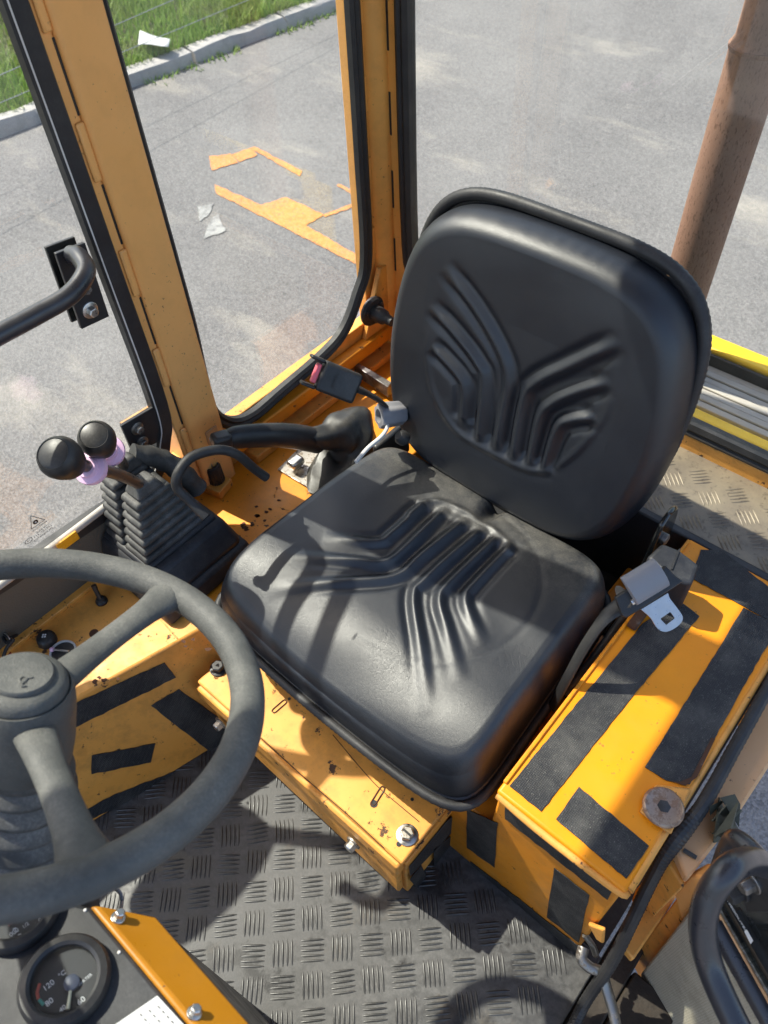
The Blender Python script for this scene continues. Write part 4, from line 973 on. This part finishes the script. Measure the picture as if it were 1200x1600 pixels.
def gauge(px, py, texts, needle, label):
    c = dp(px, py); g = ob('gauge', lathe([(r * GS, h * GS) for r, h in ((.0405, 0), (.0425, .003), (.0425, .008), (.0395, .013), (.0335, .0145), (.0305, .0125), (.0295, .008))], c, DN, 64, cap=False), M['black_plastic'], db); g['label'] = label
    ob('gauge_face', lathe([(.0296 * GS, .0045), (.0005, .0046)], c, DN, 48), M['gauge_face'], g)
    ob('gauge_lens', lathe([(.0297 * GS, .0092), (.0005, .0096)], c, DN, 48), M['gauge_glass'], g)
    up = unit(onP(px - 20, py - 30, DP, DN) - c)
    for (qx, qy, s, sz, mt) in texts:
        P_ = onP(qx, qy, c + DN * .005, DN); text('dial_text', s, sz * GS, P_, np.cross(up, DN), up, M[mt], g)
    if needle:
        (nx0, ny0), (nx1, ny1) = needle; a = onP(nx0, ny0, c + DN * .0068, DN); b_ = onP(nx1, ny1, c + DN * .0068, DN)
        ob('needle', tube([a, b_], [.0012, .0017], 6), M['needle'], g); ob('needle_hub', lathe([(.0062, .005), (.0062, .0078), (.005, .0085)], a + (a - b_) * .45 - DN * .0068, DN, 24), M['hub_blue'], g)
    return c, g
c1, g1 = gauge(103, 1536, [(76, 1540, '120', .0072, 'ink_white'), (77, 1566, '80', .0072, 'ink_white'), (127, 1564, '60', .0072, 'ink_white'), (97, 1522, '°C', .0062, 'ink_white'), (133, 1531, 'WATER', .0042, 'ink_white'), (98, 1576, '40', .006, 'ink_white')], ((110, 1548), (106, 1577)), 'round temperature gauge with cream needle')
def arc_print(c, a0, a1, r, w, m_, g, up):
    x = np.cross(up, DN); pts = [c + DN * .0050 + r * (math.cos(t) * x + math.sin(t) * up) for t in np.linspace(a0, a1, 8)]
    ob('dial_arc', tube(pts, w, 4, flat=(1, .2), up=DN), m_, g)
for (q0, q1, mt) in (((62, 1537), (58, 1550), 'ink_red'), ((58, 1551), (60, 1561), 'ink_red'), ((61, 1562), (68, 1570), 'ink_teal')):
    ob('dial_arc', tube([onP(*q0, c1 + DN * .005, DN), onP(*q1, c1 + DN * .005, DN)], .0013, 6), M[mt], g1)
c2, g2 = gauge(28, 1424, [(40, 1446, '1/2', .005, 'ink_white'), (22, 1457, '000', .006, 'ink_white'), (63, 1438, '0', .006, 'ink_white'), (15, 1444, 'R', .006, 'ink_red')], None, 'round gauge half hidden behind the steering wheel')
for k in range(4): ob('dial_tick', tube([onP(20 + 4 * k, 1452 + 4.5 * k, c2 + DN * .005, DN), onP(25 + 4 * k, 1450 + 4.5 * k, c2 + DN * .005, DN)], .0005, 4), M['ink_white'], g2)
es = ((DP + np.array([0, .02, -.014])), unit((0, .66, .75)))
def onE(px, py): return onP(px, py, es[0], es[1])
hexbolt('bolt', onE(303, 1584), es[1], .0048, .006, M['zinc'], db, 1.35)
hexbolt('bolt', onE(184, 1435), es[1], .0048, .007, M['zinc'], db, 1.35)
for q in ((186, 1488), (133, 1422)): ob('screw_head', lathe([(.0016, 0), (.0010, .0008)], dp(*q, .0004), DN, 10), M['white_plastic'], db)
wr = thing('panel_wire', onE(184, 1432), 'thin grey wire bending up from the panel corner bolt', 'wire')
ob('wire_core', tube(smooth_path([onE(184, 1432) + es[1] * .004, onD(190, 1412, .74), onD(189, 1398, .745), onD(182, 1390, .75), onD(170, 1388, .76)], 6), .0018, 8), M['grey_plastic'], wr)
# folded paper on the panel
pq = [dp(*q, .0012) for q in ((246, 1556), (292, 1606), (330, 1650), (235, 1720), (150, 1622))]
pap = thing('paper_card', dp(240, 1600), 'white printed paper card lying on the instrument panel', 'paper')
ob('sheet', prism(pq, DN * .0012), M['paper'], pap, bevel=.0003)
dxp = unit(pq[1] - pq[0]); dyp = np.cross(DN, dxp)
for k in range(5):
    for j in range(3):
        q = dp(243 - 14 * j, 1568 + 6 * j, .0030) + dxp * (.004 + .0055 * k)
        ob('printed_line', box(q, (.0024, .0007, .0002), dxp, dyp, DN), M['ink_black'], pap)
# ================================================================== twin lever console
lc = thing('lever_console', (-.40, .11, CZ), 'black rubber lever console with ribbed boots left of the seat', 'lever console')
def frust(z0, z1, r0, r1):
    (a0, a1, b0, b1), (c0, c1, d0, d1) = r0, r1
    return MB().add([(a0, b0, z0), (a1, b0, z0), (a1, b1, z0), (a0, b1, z0), (c0, d0, z1), (c1, d0, z1), (c1, d1, z1), (c0, d1, z1)], [(3, 2, 1, 0), (4, 5, 6, 7), (0, 1, 5, 4), (1, 2, 6, 5), (2, 3, 7, 6), (3, 0, 4, 7)])
ob('console_foot', frust(CZ + .0005, .300, (-.482, -.292, .022, .212), (-.480, -.302, .026, .208)), M['console_plastic'], lc, bevel=.010, seg=3)
ob('console_shoulder', frust(.298, .345, (-.478, -.305, .030, .205), (-.470, -.338, .040, .195)), M['console_plastic'], lc, bevel=.012, seg=3)
ob('console_neck', frust(.343, .352, (-.466, -.345, .044, .19), (-.464, -.350, .048, .188)), M['console_plastic'], lc, bevel=.004, seg=2)
# two bellows side by side, each a pile of shrinking rubber ribs
for (x0, x1, dz) in ((-.462, -.413, .0), (-.411, -.352, -.006)):
    nrib = 7
    bl = ob('boot', frust(.345, .47 + dz, (x0 + .007, x1 - .007, .056, .178), (x0 + .014, x1 - .016, .088, .140)), M['boot'], lc, bevel=.006)
    for k in range(nrib):
        t = k / (nrib - 1); z = .350 + dz * t + t * .106; sh_ = t * .026; sx_ = t * (.004 if x0 < -.42 else .010)
        ob('rib', frust(z, z + .0105, (x0 + sx_ * .4, x1 - sx_, .050 + sh_, .184 - sh_ * 1.5), (x0 + sx_ * .4 + .002, x1 - sx_ - .003, .053 + sh_, .180 - sh_ * 1.5)), M['boot'], bl, bevel=.0042, seg=3)
ob('boot_collar', frust(.462, .482, (-.405, -.365, .085, .135), (-.398, -.372, .095, .125)), M['boot'], lc, bevel=.005, seg=3)
ob('boot_collar', frust(.468, .490, (-.450, -.418, .088, .140), (-.444, -.424, .098, .130)), M['boot'], lc, bevel=.005, seg=3)
ob('bellows_back', tube(smooth_path([(-.44, .135, .478), (-.425, .165, .455), (-.41, .185, .42), (-.40, .20, .37)], 5), .016, 12, rib=lambda i, a: 1 + .12 * (i % 3 == 0)), M['boot'], lc)
# levers
def lever(pk, dk, pb, base, label, r):
    K = onD(*pk, dk); B_ = np.array(base); d = unit(K - B_)
    th = thing('control_lever', base, label, 'lever', 'twin control levers')
    ob('lever_rod', tube(smooth_path([B_, B_ + (K - B_) * .35 + np.array([.008, .0, .012]), K - d * .03, K], 6), .0085, 14), M['dull_steel'], th)
    ax = unit(d * .9 + np.array([0, 0, .25]))
    ob('knob', lathe([(.011, -.034), (.015, -.031), (r * .78, -.020), (r * .95, -.005), (r, .004), (r * .97, .011), (r * .86, .018), (r * .74, .0215), (r * .70, .0205), (r * .45, .0228), (.0005, .0235)], K, ax, 40), M['black_plastic'], th)
    c = ob('collar', lathe([(.012, -.090), (.0135, -.082), (.0135, -.074), (.0215, -.072), (.0225, -.067), (.0215, -.062), (.0150, -.060), (.0135, -.052)], K, d, 28), M['pink'], th)
    return th
lever((97, 717), .95, None, (-.385, .108, .468), 'nearer control lever with round black knob and pink collar', .0272)
lever((153, 688), 1.0, None, (-.432, .112, .475), 'farther control lever with round black knob and lilac collar', .0240)
# ================================================================== hand brake
hbk = thing('hand_brake', onZ(520, 730, CZ), 'black hand brake lever with leather boot beside the seat', 'hand brake')
hz = [onX(343, 690, -.405), onX(372, 683, -.395), onX(420, 680, -.375), onX(460, 682, -.36), onX(500, 690, -.35)]
hz = smooth_path(hz, 6)
ob('grip', tube(hz, [.0180 + .004 * math.sin(i / (len(hz) - 1) * math.pi * .5) - .005 * max(0, 1 - i / 5) for i in range(len(hz))], 16, up=(0, 0, 1), flat=(.85, 1.1)), M['black_plastic'], hbk)
gt = hz[1]; ob('grip_end', box(hz[0] + (hz[2] - hz[0]) * .25 + np.array([.004, -.002, .002]), (.026, .034, .032), *frame(hz[3] - hz[0])), M['black_plastic'], hbk, bevel=.006, seg=3)
gbf = frame(hz[3] - hz[0])
ob('release_button', box(hz[0] + gbf[2] * -.001 + np.array([.010, -.008, .008]), (.010, .018, .008), *gbf), M['black_paint'], hbk, bevel=.002)
# boot: lofted rings from the grip down to the base plate
rings = [(hz[-4], .021, .022, (-.1, 1, .0)), (np.array([-.345, .452, .326]), .025, .028, (.05, 1, -.1)), (np.array([-.334, .478, .328]), .036, .042, (.05, .85, -.5)), (np.array([-.328, .485, .310]), .043, .062, (.02, .45, -.9)), (np.array([-.324, .468, .286]), .044, .078, (0, .15, -1)), (np.array([-.322, .455, .2675]), .046, .084, (0, 0, -1))]
bv = MB(); nr_ = 36
rs2 = []
for i in range(len(rings) - 1):
    for k in range(5):
        t = k / 5; a, b_ = rings[i], rings[i + 1]; rs2.append((a[0] * (1 - t) + b_[0] * t, a[1] * (1 - t) + b_[1] * t, a[2] * (1 - t) + b_[2] * t, unit(np.array(a[3]) * (1 - t) + np.array(b_[3]) * t)))
rs2.append(rings[-1])
for i, (c, rx, ry, ax) in enumerate(rs2):
    z_ = unit(ax); x_ = unit(np.cross((0, 1, .3) if abs(z_[2]) > .6 else (0, 0, 1), z_)); y_ = np.cross(z_, x_)
    for k in range(nr_):
        a = 2 * math.pi * k / nr_; w = 1 + .10 * math.sin(i * .9 + 2 * math.sin(a)) * math.sin(min(i, 20) / 20 * math.pi) + .05 * math.sin(5 * a + i * .4)
        bv.v.append(tuple(np.array(c) + w * (rx * math.cos(a) * x_ + ry * math.sin(a) * y_)))
for i in range(len(rs2) - 1):
    for k in range(nr_): bv.f.append((i * nr_ + k, i * nr_ + (k + 1) % nr_, (i + 1) * nr_ + (k + 1) % nr_, (i + 1) * nr_ + k))
M['brake_boot'] = plastic('brake_boot_leather', (.030, .029, .027), .42, .3, 350, .25, .55, (.20, .18, .14))
ob('boot', bv, M['brake_boot'], hbk, smooth=180)
bpz = [onZ(*q, CZ + .0005) for q in ((434, 735), (492, 770), (560, 700), (505, 665))]
ob('base_plate', prism(bpz, (0, 0, .004)), M['dirty_zinc'], hbk, bevel=.001)
ob('bracket', box(onZ(462, 722, CZ + .022), (.022, .030, .016)), M['zinc'], hbk, bevel=.005)
# white cable and steel angle beside the boot
tag(ob('white_cable', tube(smooth_path([onD(556, 722, 1.20), onD(575, 700, 1.215), onD(596, 682, 1.225), onD(605, 668, 1.23), onD(604, 655, 1.24)], 6), .0034, 8), M['white_plastic']), 'short white cable curving up beside the seat corner', 'cable')
tag(ob('steel_angle', prism([onZ(*q, .30) for q in ((553, 570), (560, 567), (612, 597), (606, 605))], (0, 0, -.028)), M['dull_steel'], bevel=.001), 'flat steel bar standing between backrest and side sill', 'bar')
# ================================================================== seat belt
bk_ = thing('belt_buckle', onD(560, 610, 1.18), 'black seat belt buckle with pink release button', 'buckle')
o0, o1 = onD(497, 584, 1.135), onD(552, 606, 1.155); bx_d = unit(o1 - o0); bfn = unit(CAMC - (o0 + o1) / 2); bfn = unit(bfn - (bfn @ bx_d) * bx_d + np.array([.12, -.1, 0])); bfn = unit(bfn - (bfn @ bx_d) * bx_d); bfy = np.cross(bfn, bx_d)
ob('housing', box((o0 + o1) / 2 + bx_d * .004, (.062, .046, .024), bx_d, bfy, bfn), M['black_plastic'], bk_, bevel=.005, seg=3)
ob('release_button', box(o0 - bx_d * .0035, (.008, .030, .013), bx_d, bfy, bfn), M['buckle_red'], bk_, bevel=.002)
for s in (-1, 1): ob('guard', box(o0 - bx_d * .009 + bfy * s * .0205, (.022, .005, .022), bx_d, bfy, bfn), M['black_plastic'], bk_, bevel=.002)
tdx = bx_d; text('embossed_mark', 'press', .010, (o0 + o1) / 2 + bfn * .01715 - bx_d * .004, bfy, -bx_d, M['console_plastic'], bk_)
ob('stalk', tube(smooth_path([o1 - bfn * .004, onD(575, 615, 1.19), onD(600, 632, 1.24), onD(615, 655, 1.27)], 5), .010, 10, flat=(1.5, .4)), M['rubber'], bk_)
tg = thing('belt_tongue', onD(1030, 930, .93), 'steel seat belt tongue lying over the grip taped box', 'belt tongue')
za = lambda x, y_: (900 + x * .18333, 860 + y_ * .18333)
def tq(x, y_, d=.935): return onD(*za(x, y_), d)
e1 = unit(tq(780, 260) - tq(430, 470)); e2 = unit(tq(830, 640) - tq(660, 420)); e2 = unit(e2 - (e2 @ e1) * e1); e3 = np.cross(e1, e2); e3 = e3 if e3 @ (CAMC - tq(600, 400)) > 0 else -e3
def pt(x, y_): return onP(*za(x, y_), tq(640, 420), e3)
ob('tongue_body', prism([pt(*q) for q in ((335, 400), (430, 340), (700, 190), (770, 130), (850, 215), (920, 265), (600, 475), (430, 580), (395, 560))], -e3 * .008), M['black_plastic'], tg, bevel=.0018)
bl_ = [pt(*q) for q in ((560, 505), (640, 575), (690, 655), (740, 692), (800, 690), (870, 650), (912, 600), (908, 550), (850, 470), (805, 410), (790, 365))]
hole = [pt(*q) for q in ((722, 585), (810, 525), (848, 580), (775, 638))]
# blade as a ring around the square latch hole
mbq = MB(); outer = smooth_path(bl_, 3); no = len(outer); nh = 4
cen = sum(hole) / 4; inn = []
for q in outer:
    d = q - cen; best = None
    for i in range(4):
        a, b_ = hole[i], hole[(i + 1) % 4]; ee_ = b_ - a
        A_ = np.stack([d, -ee_], 1); sol = np.linalg.lstsq(A_, a - cen, rcond=None)[0]
        if sol[0] > 0 and -.001 <= sol[1] <= 1.001: best = cen + d * sol[0]
    inn.append(best if best is not None else cen)
lay = []
for off in (0, -.003): lay += [q + e3 * (off - .002) for q in outer] + [q + e3 * (off - .002) for q in inn]
mbq.v = [tuple(q) for q in lay]
for i in range(no):
    j = (i + 1) % no
    mbq.f += [(i, j, no + j, no + i), (2 * no + j, 2 * no + i, 3 * no + i, 3 * no + j), (j, i, 2 * no + i, 2 * no + j), (no + i, no + j, 3 * no + j, 3 * no + i)]
ob('blade', mbq, M['zinc'], tg, smooth=30)
rl = []
for k in range(9):
    a = k / 8 * math.pi; rl.append((math.cos(a), math.sin(a)))
wr0, wr1 = pt(455, 375), pt(735, 205); wc = (wr0 + wr1) / 2
ob('webbing_loop', prism([wr0 + e2 * (.020 * c - .004) + e3 * (.013 * s_ + .001) for c, s_ in rl], wr1 - wr0), M['grey_plastic'], tg, bevel=.001)
ob('cross_bar', tube([pt(470, 445), pt(780, 270)], .004, 8), M['chrome'], tg)
wb = smooth_path([pt(420, 400) - e3 * .008, onD(978, 940, .955), onD(945, 965, .96), onD(912, 1012, .985), onD(885, 1062, 1.02), onD(862, 1105, 1.06)], 5)
ob('webbing', tube(wb, [.017 - .009 * min(1, i / 12) for i in range(len(wb))], 12, flat=(1, .4)), M['black_plastic'], tg)
rt = thing('belt_retractor', onD(1060, 880, 1.06), 'black plastic belt retractor housing behind the belt tongue', 'belt retractor')
rp = [onZ(*q, .46) for q in ((1018, 858), (1037, 846), (1092, 884), (1085, 905), (1048, 895))]
ob('retractor_case', prism([onZ(*q, .455) for q in ((1010, 870), (1035, 847), (1062, 858), (1094, 882), (1082, 912), (1048, 906))], (0, 0, -.085)), M['console_plastic'], rt, bevel=.006, seg=3)
ob('case_seam', tube([onZ(1062, 858, .4565), onZ(1050, 890, .4565)], .0012, 6), M['black_paint'], rt)
# ================================================================== right-hand small things
# grab bar bolted through the front side pane
gbp = thing('grab_bar', onX(125, 445, W), 'black tubular grab handle on a bolted plate through the side window', 'grab bar')
XG = -.455
pl_pts = [onX(*q, -.472) for q in ((83, 394), (129, 377), (167, 492), (124, 512))]
ob('mounting_plate', prism(pl_pts, (.006, 0, 0)), M['black_paint'], gbp, bevel=.001)
ob('outer_plate', prism([q + np.array([-.022, 0, 0]) for q in pl_pts], (.005, 0, 0)), M['black_paint'], gbp, bevel=.001)
bar = smooth_path([onX(112, 398, -.466), onX(124, 402, -.445), onX(134, 425, -.415), onX(110, 460, -.40), onX(60, 490, -.40), onX(0, 522, -.40)] + [onX(0, 522, -.40) + (onX(0, 522, -.40) - onX(60, 490, -.40)) * k for k in (1, 2, 3)] + [onX(0, 522, -.40) + (onX(0, 522, -.40) - onX(60, 490, -.40)) * 3.4 + np.array([-.06, 0, 0])], 8)
ob('bar', tube(bar, .0118, 18), M['black_metal_tube'], gbp)
hexbolt('bolt', onX(140, 484, -.466), (1, 0, 0), .0072, .010, M['zinc'], gbp, 1.6)
hexbolt('bolt', onX(134, 452, -.466), (1, 0, 0), .0058, .006, M['dull_steel'], gbp, 1.3)
hp_ = thing('window_hinge', onX(217, 672, W), 'small black bolted hinge plate at the lower corner of the side window', 'hinge')
hq = [onX(*q, -.476) for q in ((186, 663), (238, 633), (252, 683), (206, 709))]
ob('hinge_plate', prism(hq, (.006, 0, 0)), M['black_paint'], hp_, bevel=.001)
ob('hinge_backing', prism([onX(*q, -.489) for q in ((187, 660), (234, 632), (240, 642), (190, 672))], (.004, 0, 0)), M['pale'], hp_)
hexbolt('bolt', onX(214, 669, -.470), (1, 0, 0), .0068, .009, M['dull_steel'], hp_, 1.6)
hexbolt('bolt', onX(222, 691, -.470), (1, 0, 0), .0068, .007, M['dull_steel'], hp_, 1.6)
# black flanged buffer on the sill near the corner tube
bf = thing('rubber_buffer', onX(583, 485, W), 'black flanged rubber buffer on the sill by the corner tube', 'buffer')
bcn = onX(578, 484, -.474); bax = unit((1, -.05, .0))
ob('flange', lathe([(.026, 0), (.030, .003), (.031, .008), (.027, .013), (.018, .014)], bcn, bax, 32), M['rubber'], bf)
ob('stem', lathe([(.0165, .012), (.0155, .030), (.0145, .040), (.010, .046), (.009, .062)], bcn, bax, 24), M['rubber'], bf)
for a in (.6, 2.7, 4.8):
    x_, y_, z_ = frame(bax); hexbolt('bolt', bcn + .022 * (math.cos(a) * x_ + math.sin(a) * y_) + bax * .012, bax, .0042, .004, M['black_paint'], bf, 1.2)
# socket and cables behind the lever console
pk = thing('power_socket', onZ(345, 745, CZ), 'small black round socket with a thin wire at the pillar foot', 'socket')
sc_ = onZ(346, 762, CZ)
ob('socket_box', box(sc_ + np.array([-.004, -.006, .010]), (.046, .040, .020), unit((1, .25, 0)), unit((-.25, 1, 0)), (0, 0, 1)), M['orange_worn'], pk, bevel=.003)
sb_ = ob('socket_cap', lathe([(.0145, 0), (.0150, .004), (.0150, .034), (.0135, .038), (.0105, .039), (.0100, .034), (.001, .034)], sc_ + np.array([-.004, -.002, .019]), unit((-.1, .0, 1)), 40, fn=lambda r, h, a: r * (1 + .05 * math.cos(20 * a) * (r > .0142))), M['black_plastic'], pk, smooth=50)
ob('wire_core', tube(smooth_path([sc_ + [-.004, -.002, .05], sc_ + [-.006, -.002, .066], sc_ + [-.02, .01, .075]], 5), .0012, 6), M['zinc'], pk)
cb_ = smooth_path([onD(322, 808, 1.075), onD(296, 782, 1.07), onD(277, 762, 1.06), onD(278, 740, 1.05), onD(300, 714, 1.06), onD(340, 703, 1.08), onD(370, 710, 1.10), onD(398, 733, 1.14), onD(416, 746, 1.16)], 7)
tag(ob('black_cable', tube(cb_, .0072, 10), M['rubber']), 'thick black cable looping from the lever console to the shelf', 'cable')
# wing mirror outside the front side window, on an arm from the pillar
wm = thing('wing_mirror', (-.53, -.2, .6), 'black wing mirror on a bent arm outside the front side window', 'wing mirror')
ma = smooth_path([(-.50, .185, 1.02), (-.505, .150, .99), (-.51, .10, 1.02), (-.515, .03, 1.04), (-.52, -.02, 1.03), (-.525, -.06, .95), (-.53, -.10, .82), (-.53, -.15, .68)], 6)
ob('mirror_arm', tube(ma, .0135, 14), M['black_metal_tube'], wm)
mh = [(-.535, -.25 + .125 * math.cos(t) * (1 if abs(math.cos(t)) < .8 else .95), .615 + .085 * math.copysign(abs(math.sin(t)) ** .6, math.sin(t))) for t in np.linspace(0, 6.283, 29)[:-1]]
ob('mirror_head', prism(mh, (.03, 0, 0)), M['black_plastic'], wm, bevel=.006)
ob('mirror_glass', prism([(-.504, q[1] * .9 - .025, .615 + (q[2] - .615) * .9) for q in mh], (.001, 0, 0)), M['chrome'], wm)
# ================================================================== behind the cab
hd = thing('engine_hatch', (.3, .95, .3), 'yellow engine hatch frame with weathered grey slats behind the rear window', 'hatch')
ob('hatch_body', bx(-.02, .62, .812, 1.10, -.35, .345), M['rail_yellow'], hd, bevel=.006)
def band(name, pA, pB, z, th, m_, parent, bev=.003):
    q = [onZ(*pA[0], z), onZ(*pA[1], z), onZ(*pB[1], z), onZ(*pB[0], z)]
    return ob(name, prism(q, (0, 0, -th)), m_, parent, bevel=bev)
y0 = onZ(1130, 690, .412)[1]
ob('hatch_rail', bx(-.02, .62, .812, onZ(1130, 655, .41)[1], .33, .41), M['rail_yellow'], hd, bevel=.005)
ya, yb = onZ(1130, 535, .40)[1], onZ(1130, 550, .40)[1]
ob('hatch_rail', bx(-.02, .62, yb - .004, ya + .012, .33, .40), M['rail_yellow'], hd, bevel=.005)
ob('hatch_seal', bx(-.01, .61, yb - .012, yb - .0045, .345, .392), M['rubber'], hd, bevel=.002)
ys = np.linspace(onZ(1130, 652, .372)[1], yb - .012, 8)
for k in range(7): ob('slat', box(((.30), (ys[k] + ys[k + 1]) / 2, .366 + .002 * (k % 2)), (.60, (ys[1] - ys[0]) * .90, .012)), M['slat'], hd, bevel=.002)
exs = thing('exhaust_pipe', onY(1050, 470, .96), 'rusty brown upright exhaust pipe behind the seat with a joint near its top', 'exhaust pipe')
xc = onY(1108, 330, .96); rp_ = .5 * np.linalg.norm(onY(1150, 330, .96)[:2] - onY(1066, 330, .96)[:2]) * .93
xb, yb_ = xc[0], xc[1]; zj = onY(1170, 68, .96)[2]
ob('lower_pipe', lathe([(rp_ * .99, .30), (rp_, zj - .004), (rp_ * 1.05, zj - .002), (rp_ * 1.06, zj + .002)], (xb, yb_, 0), (0, 0, 1), 40), M['pipe'], exs)
ob('upper_pipe', lathe([(rp_ * 1.02, zj + .0025), (rp_ * .90, zj + .012), (rp_ * .89, zj + .5), (rp_ * .84, zj + .505)], (xb, yb_, 0), (0, 0, 1), 40), M['pipe'], exs)
# ================================================================== open door at the lower right
dh = onZ(1040, 1470, .15); de = unit((.907, -.42, 0)); dn = unit((-.42, -.907, 0))
DH = np.array([dh[0], dh[1], 0]); dd = lambda px, py, o=0: onP(px, py, DH + dn * o, dn)
dr = thing('cab_door', DH, 'open cab door with cream lining and black frame swung outwards', 'door')
lin = [dd(*q) for q in ((1000, 1522), (1078, 1420), (1118, 1418), (1260, 1662), (1130, 1800), (1010, 1640), (1003, 1560))]
ob('lining', prism(lin, -dn * .014), M['cream'], dr, bevel=.004, seg=3)['label'] = 'cream woven texture lining of the door'
ob('hinge_edge', prism([dd(*q, -.0145) for q in ((985, 1500), (1055, 1405), (1085, 1418), (1000, 1530))], -dn * .03), M['orange_worn'], dr, bevel=.003)
ob('hinge_knuckle', prism([dd(*q, -.010) for q in ((1052, 1395), (1078, 1365), (1098, 1372), (1095, 1400), (1065, 1440))], -dn * .03), M['pillar'], dr, bevel=.004)
ob('window_rail', tube([dd(1112, 1408, .002), dd(1310, 1755, .002)], .0022, 8), M['pale'], dr)
ob('frame_tube', tube([dd(1116, 1440, .008), dd(1250, 1680, .008)], .011, 12), M['black_metal_tube'], dr)
ob('frame_tube', tube([dd(1140, 1470, .004), dd(1280, 1720, .004)], .006, 10), M['black_metal_tube'], dr)
gl = [dd(*q, -.004) for q in ((1116, 1402), (1150, 1310), (1330, 1420), (1420, 1700), (1330, 1780))]
M['tinted'] = mk_glass('tinted_door_glass', (.16, .18, .18), .05)
ob('pane', prism(gl, -dn * .005), M['tinted'], dr, smooth=0)
ob('window_frame', tube(smooth_path([dd(1112, 1398, 0), dd(1140, 1320, 0), dd(1162, 1318, 0), dd(1210, 1368, 0), dd(1300, 1460, 0)], 5), .010, 10), M['black_metal_tube'], dr)
bkp = [dd(*q, .006) for q in ((1150, 1352), (1165, 1318), (1230, 1372), (1260, 1420), (1174, 1422))]
ob('handle_plate', prism(bkp, dn * .006), M['black_paint'], dr, bevel=.001)
hdl = smooth_path([dd(1198, 1352, .02), dd(1172, 1345, .05), dd(1140, 1358, .085), dd(1108, 1400, .105), dd(1098, 1450, .115), dd(1108, 1505, .118), dd(1135, 1570, .12), dd(1175, 1650, .12)], 8)
ob('handle', tube(hdl, .0115, 20), M['black_metal_tube'], dr)['label'] = 'thick black tubular door handle'
hexbolt('bolt', dd(1178, 1378, .012), dn, .0075, .012, M['dull_steel'], dr, 1.5); hexbolt('bolt', dd(1160, 1390, .012), dn, .0085, .014, M['rubber'], dr, 1.3)
txx = unit(dd(1175, 1475, 0) - dd(1133, 1405, 0)); txy = unit(np.cross(dn, txx)); txy = txy if txy[2] > 0 else -txy
text('door_print', 'NEODLIYEA', .0062, dd(1152, 1432, .0015), txx, txy, M['ink_white'], dr)
ob('door_print', prism([dd(*q, .0012) for q in ((1163, 1455), (1167, 1452), (1177, 1470), (1173, 1475))], dn * .0003), M['ink_white'], dr)
# torn rubber scrap wedged at the sill
tr_ = MB()
rng2 = np.random.default_rng(3)
tc_ = onZ(1140, 1285, .345)
for k in range(9):
    pts = [onZ(1130 + rng2.uniform(-26, 30), 1280 + rng2.uniform(-42, 50), .352 + rng2.uniform(-.012, .03)) for _ in range(4)]
    c = sum(pts) / 4; pts.sort(key=lambda q: math.atan2(q[1] - c[1], q[0] - c[0])); tr_.add(pts, [(0, 1, 2, 3)])
to = tag(ob('torn_rubber_scrap', tr_, M['leaf'], smooth=0), 'crumpled dark torn rubber scrap wedged at the door sill', 'rubber scrap')
md = to.modifiers.new('s', 'SOLIDIFY'); md.thickness = .002
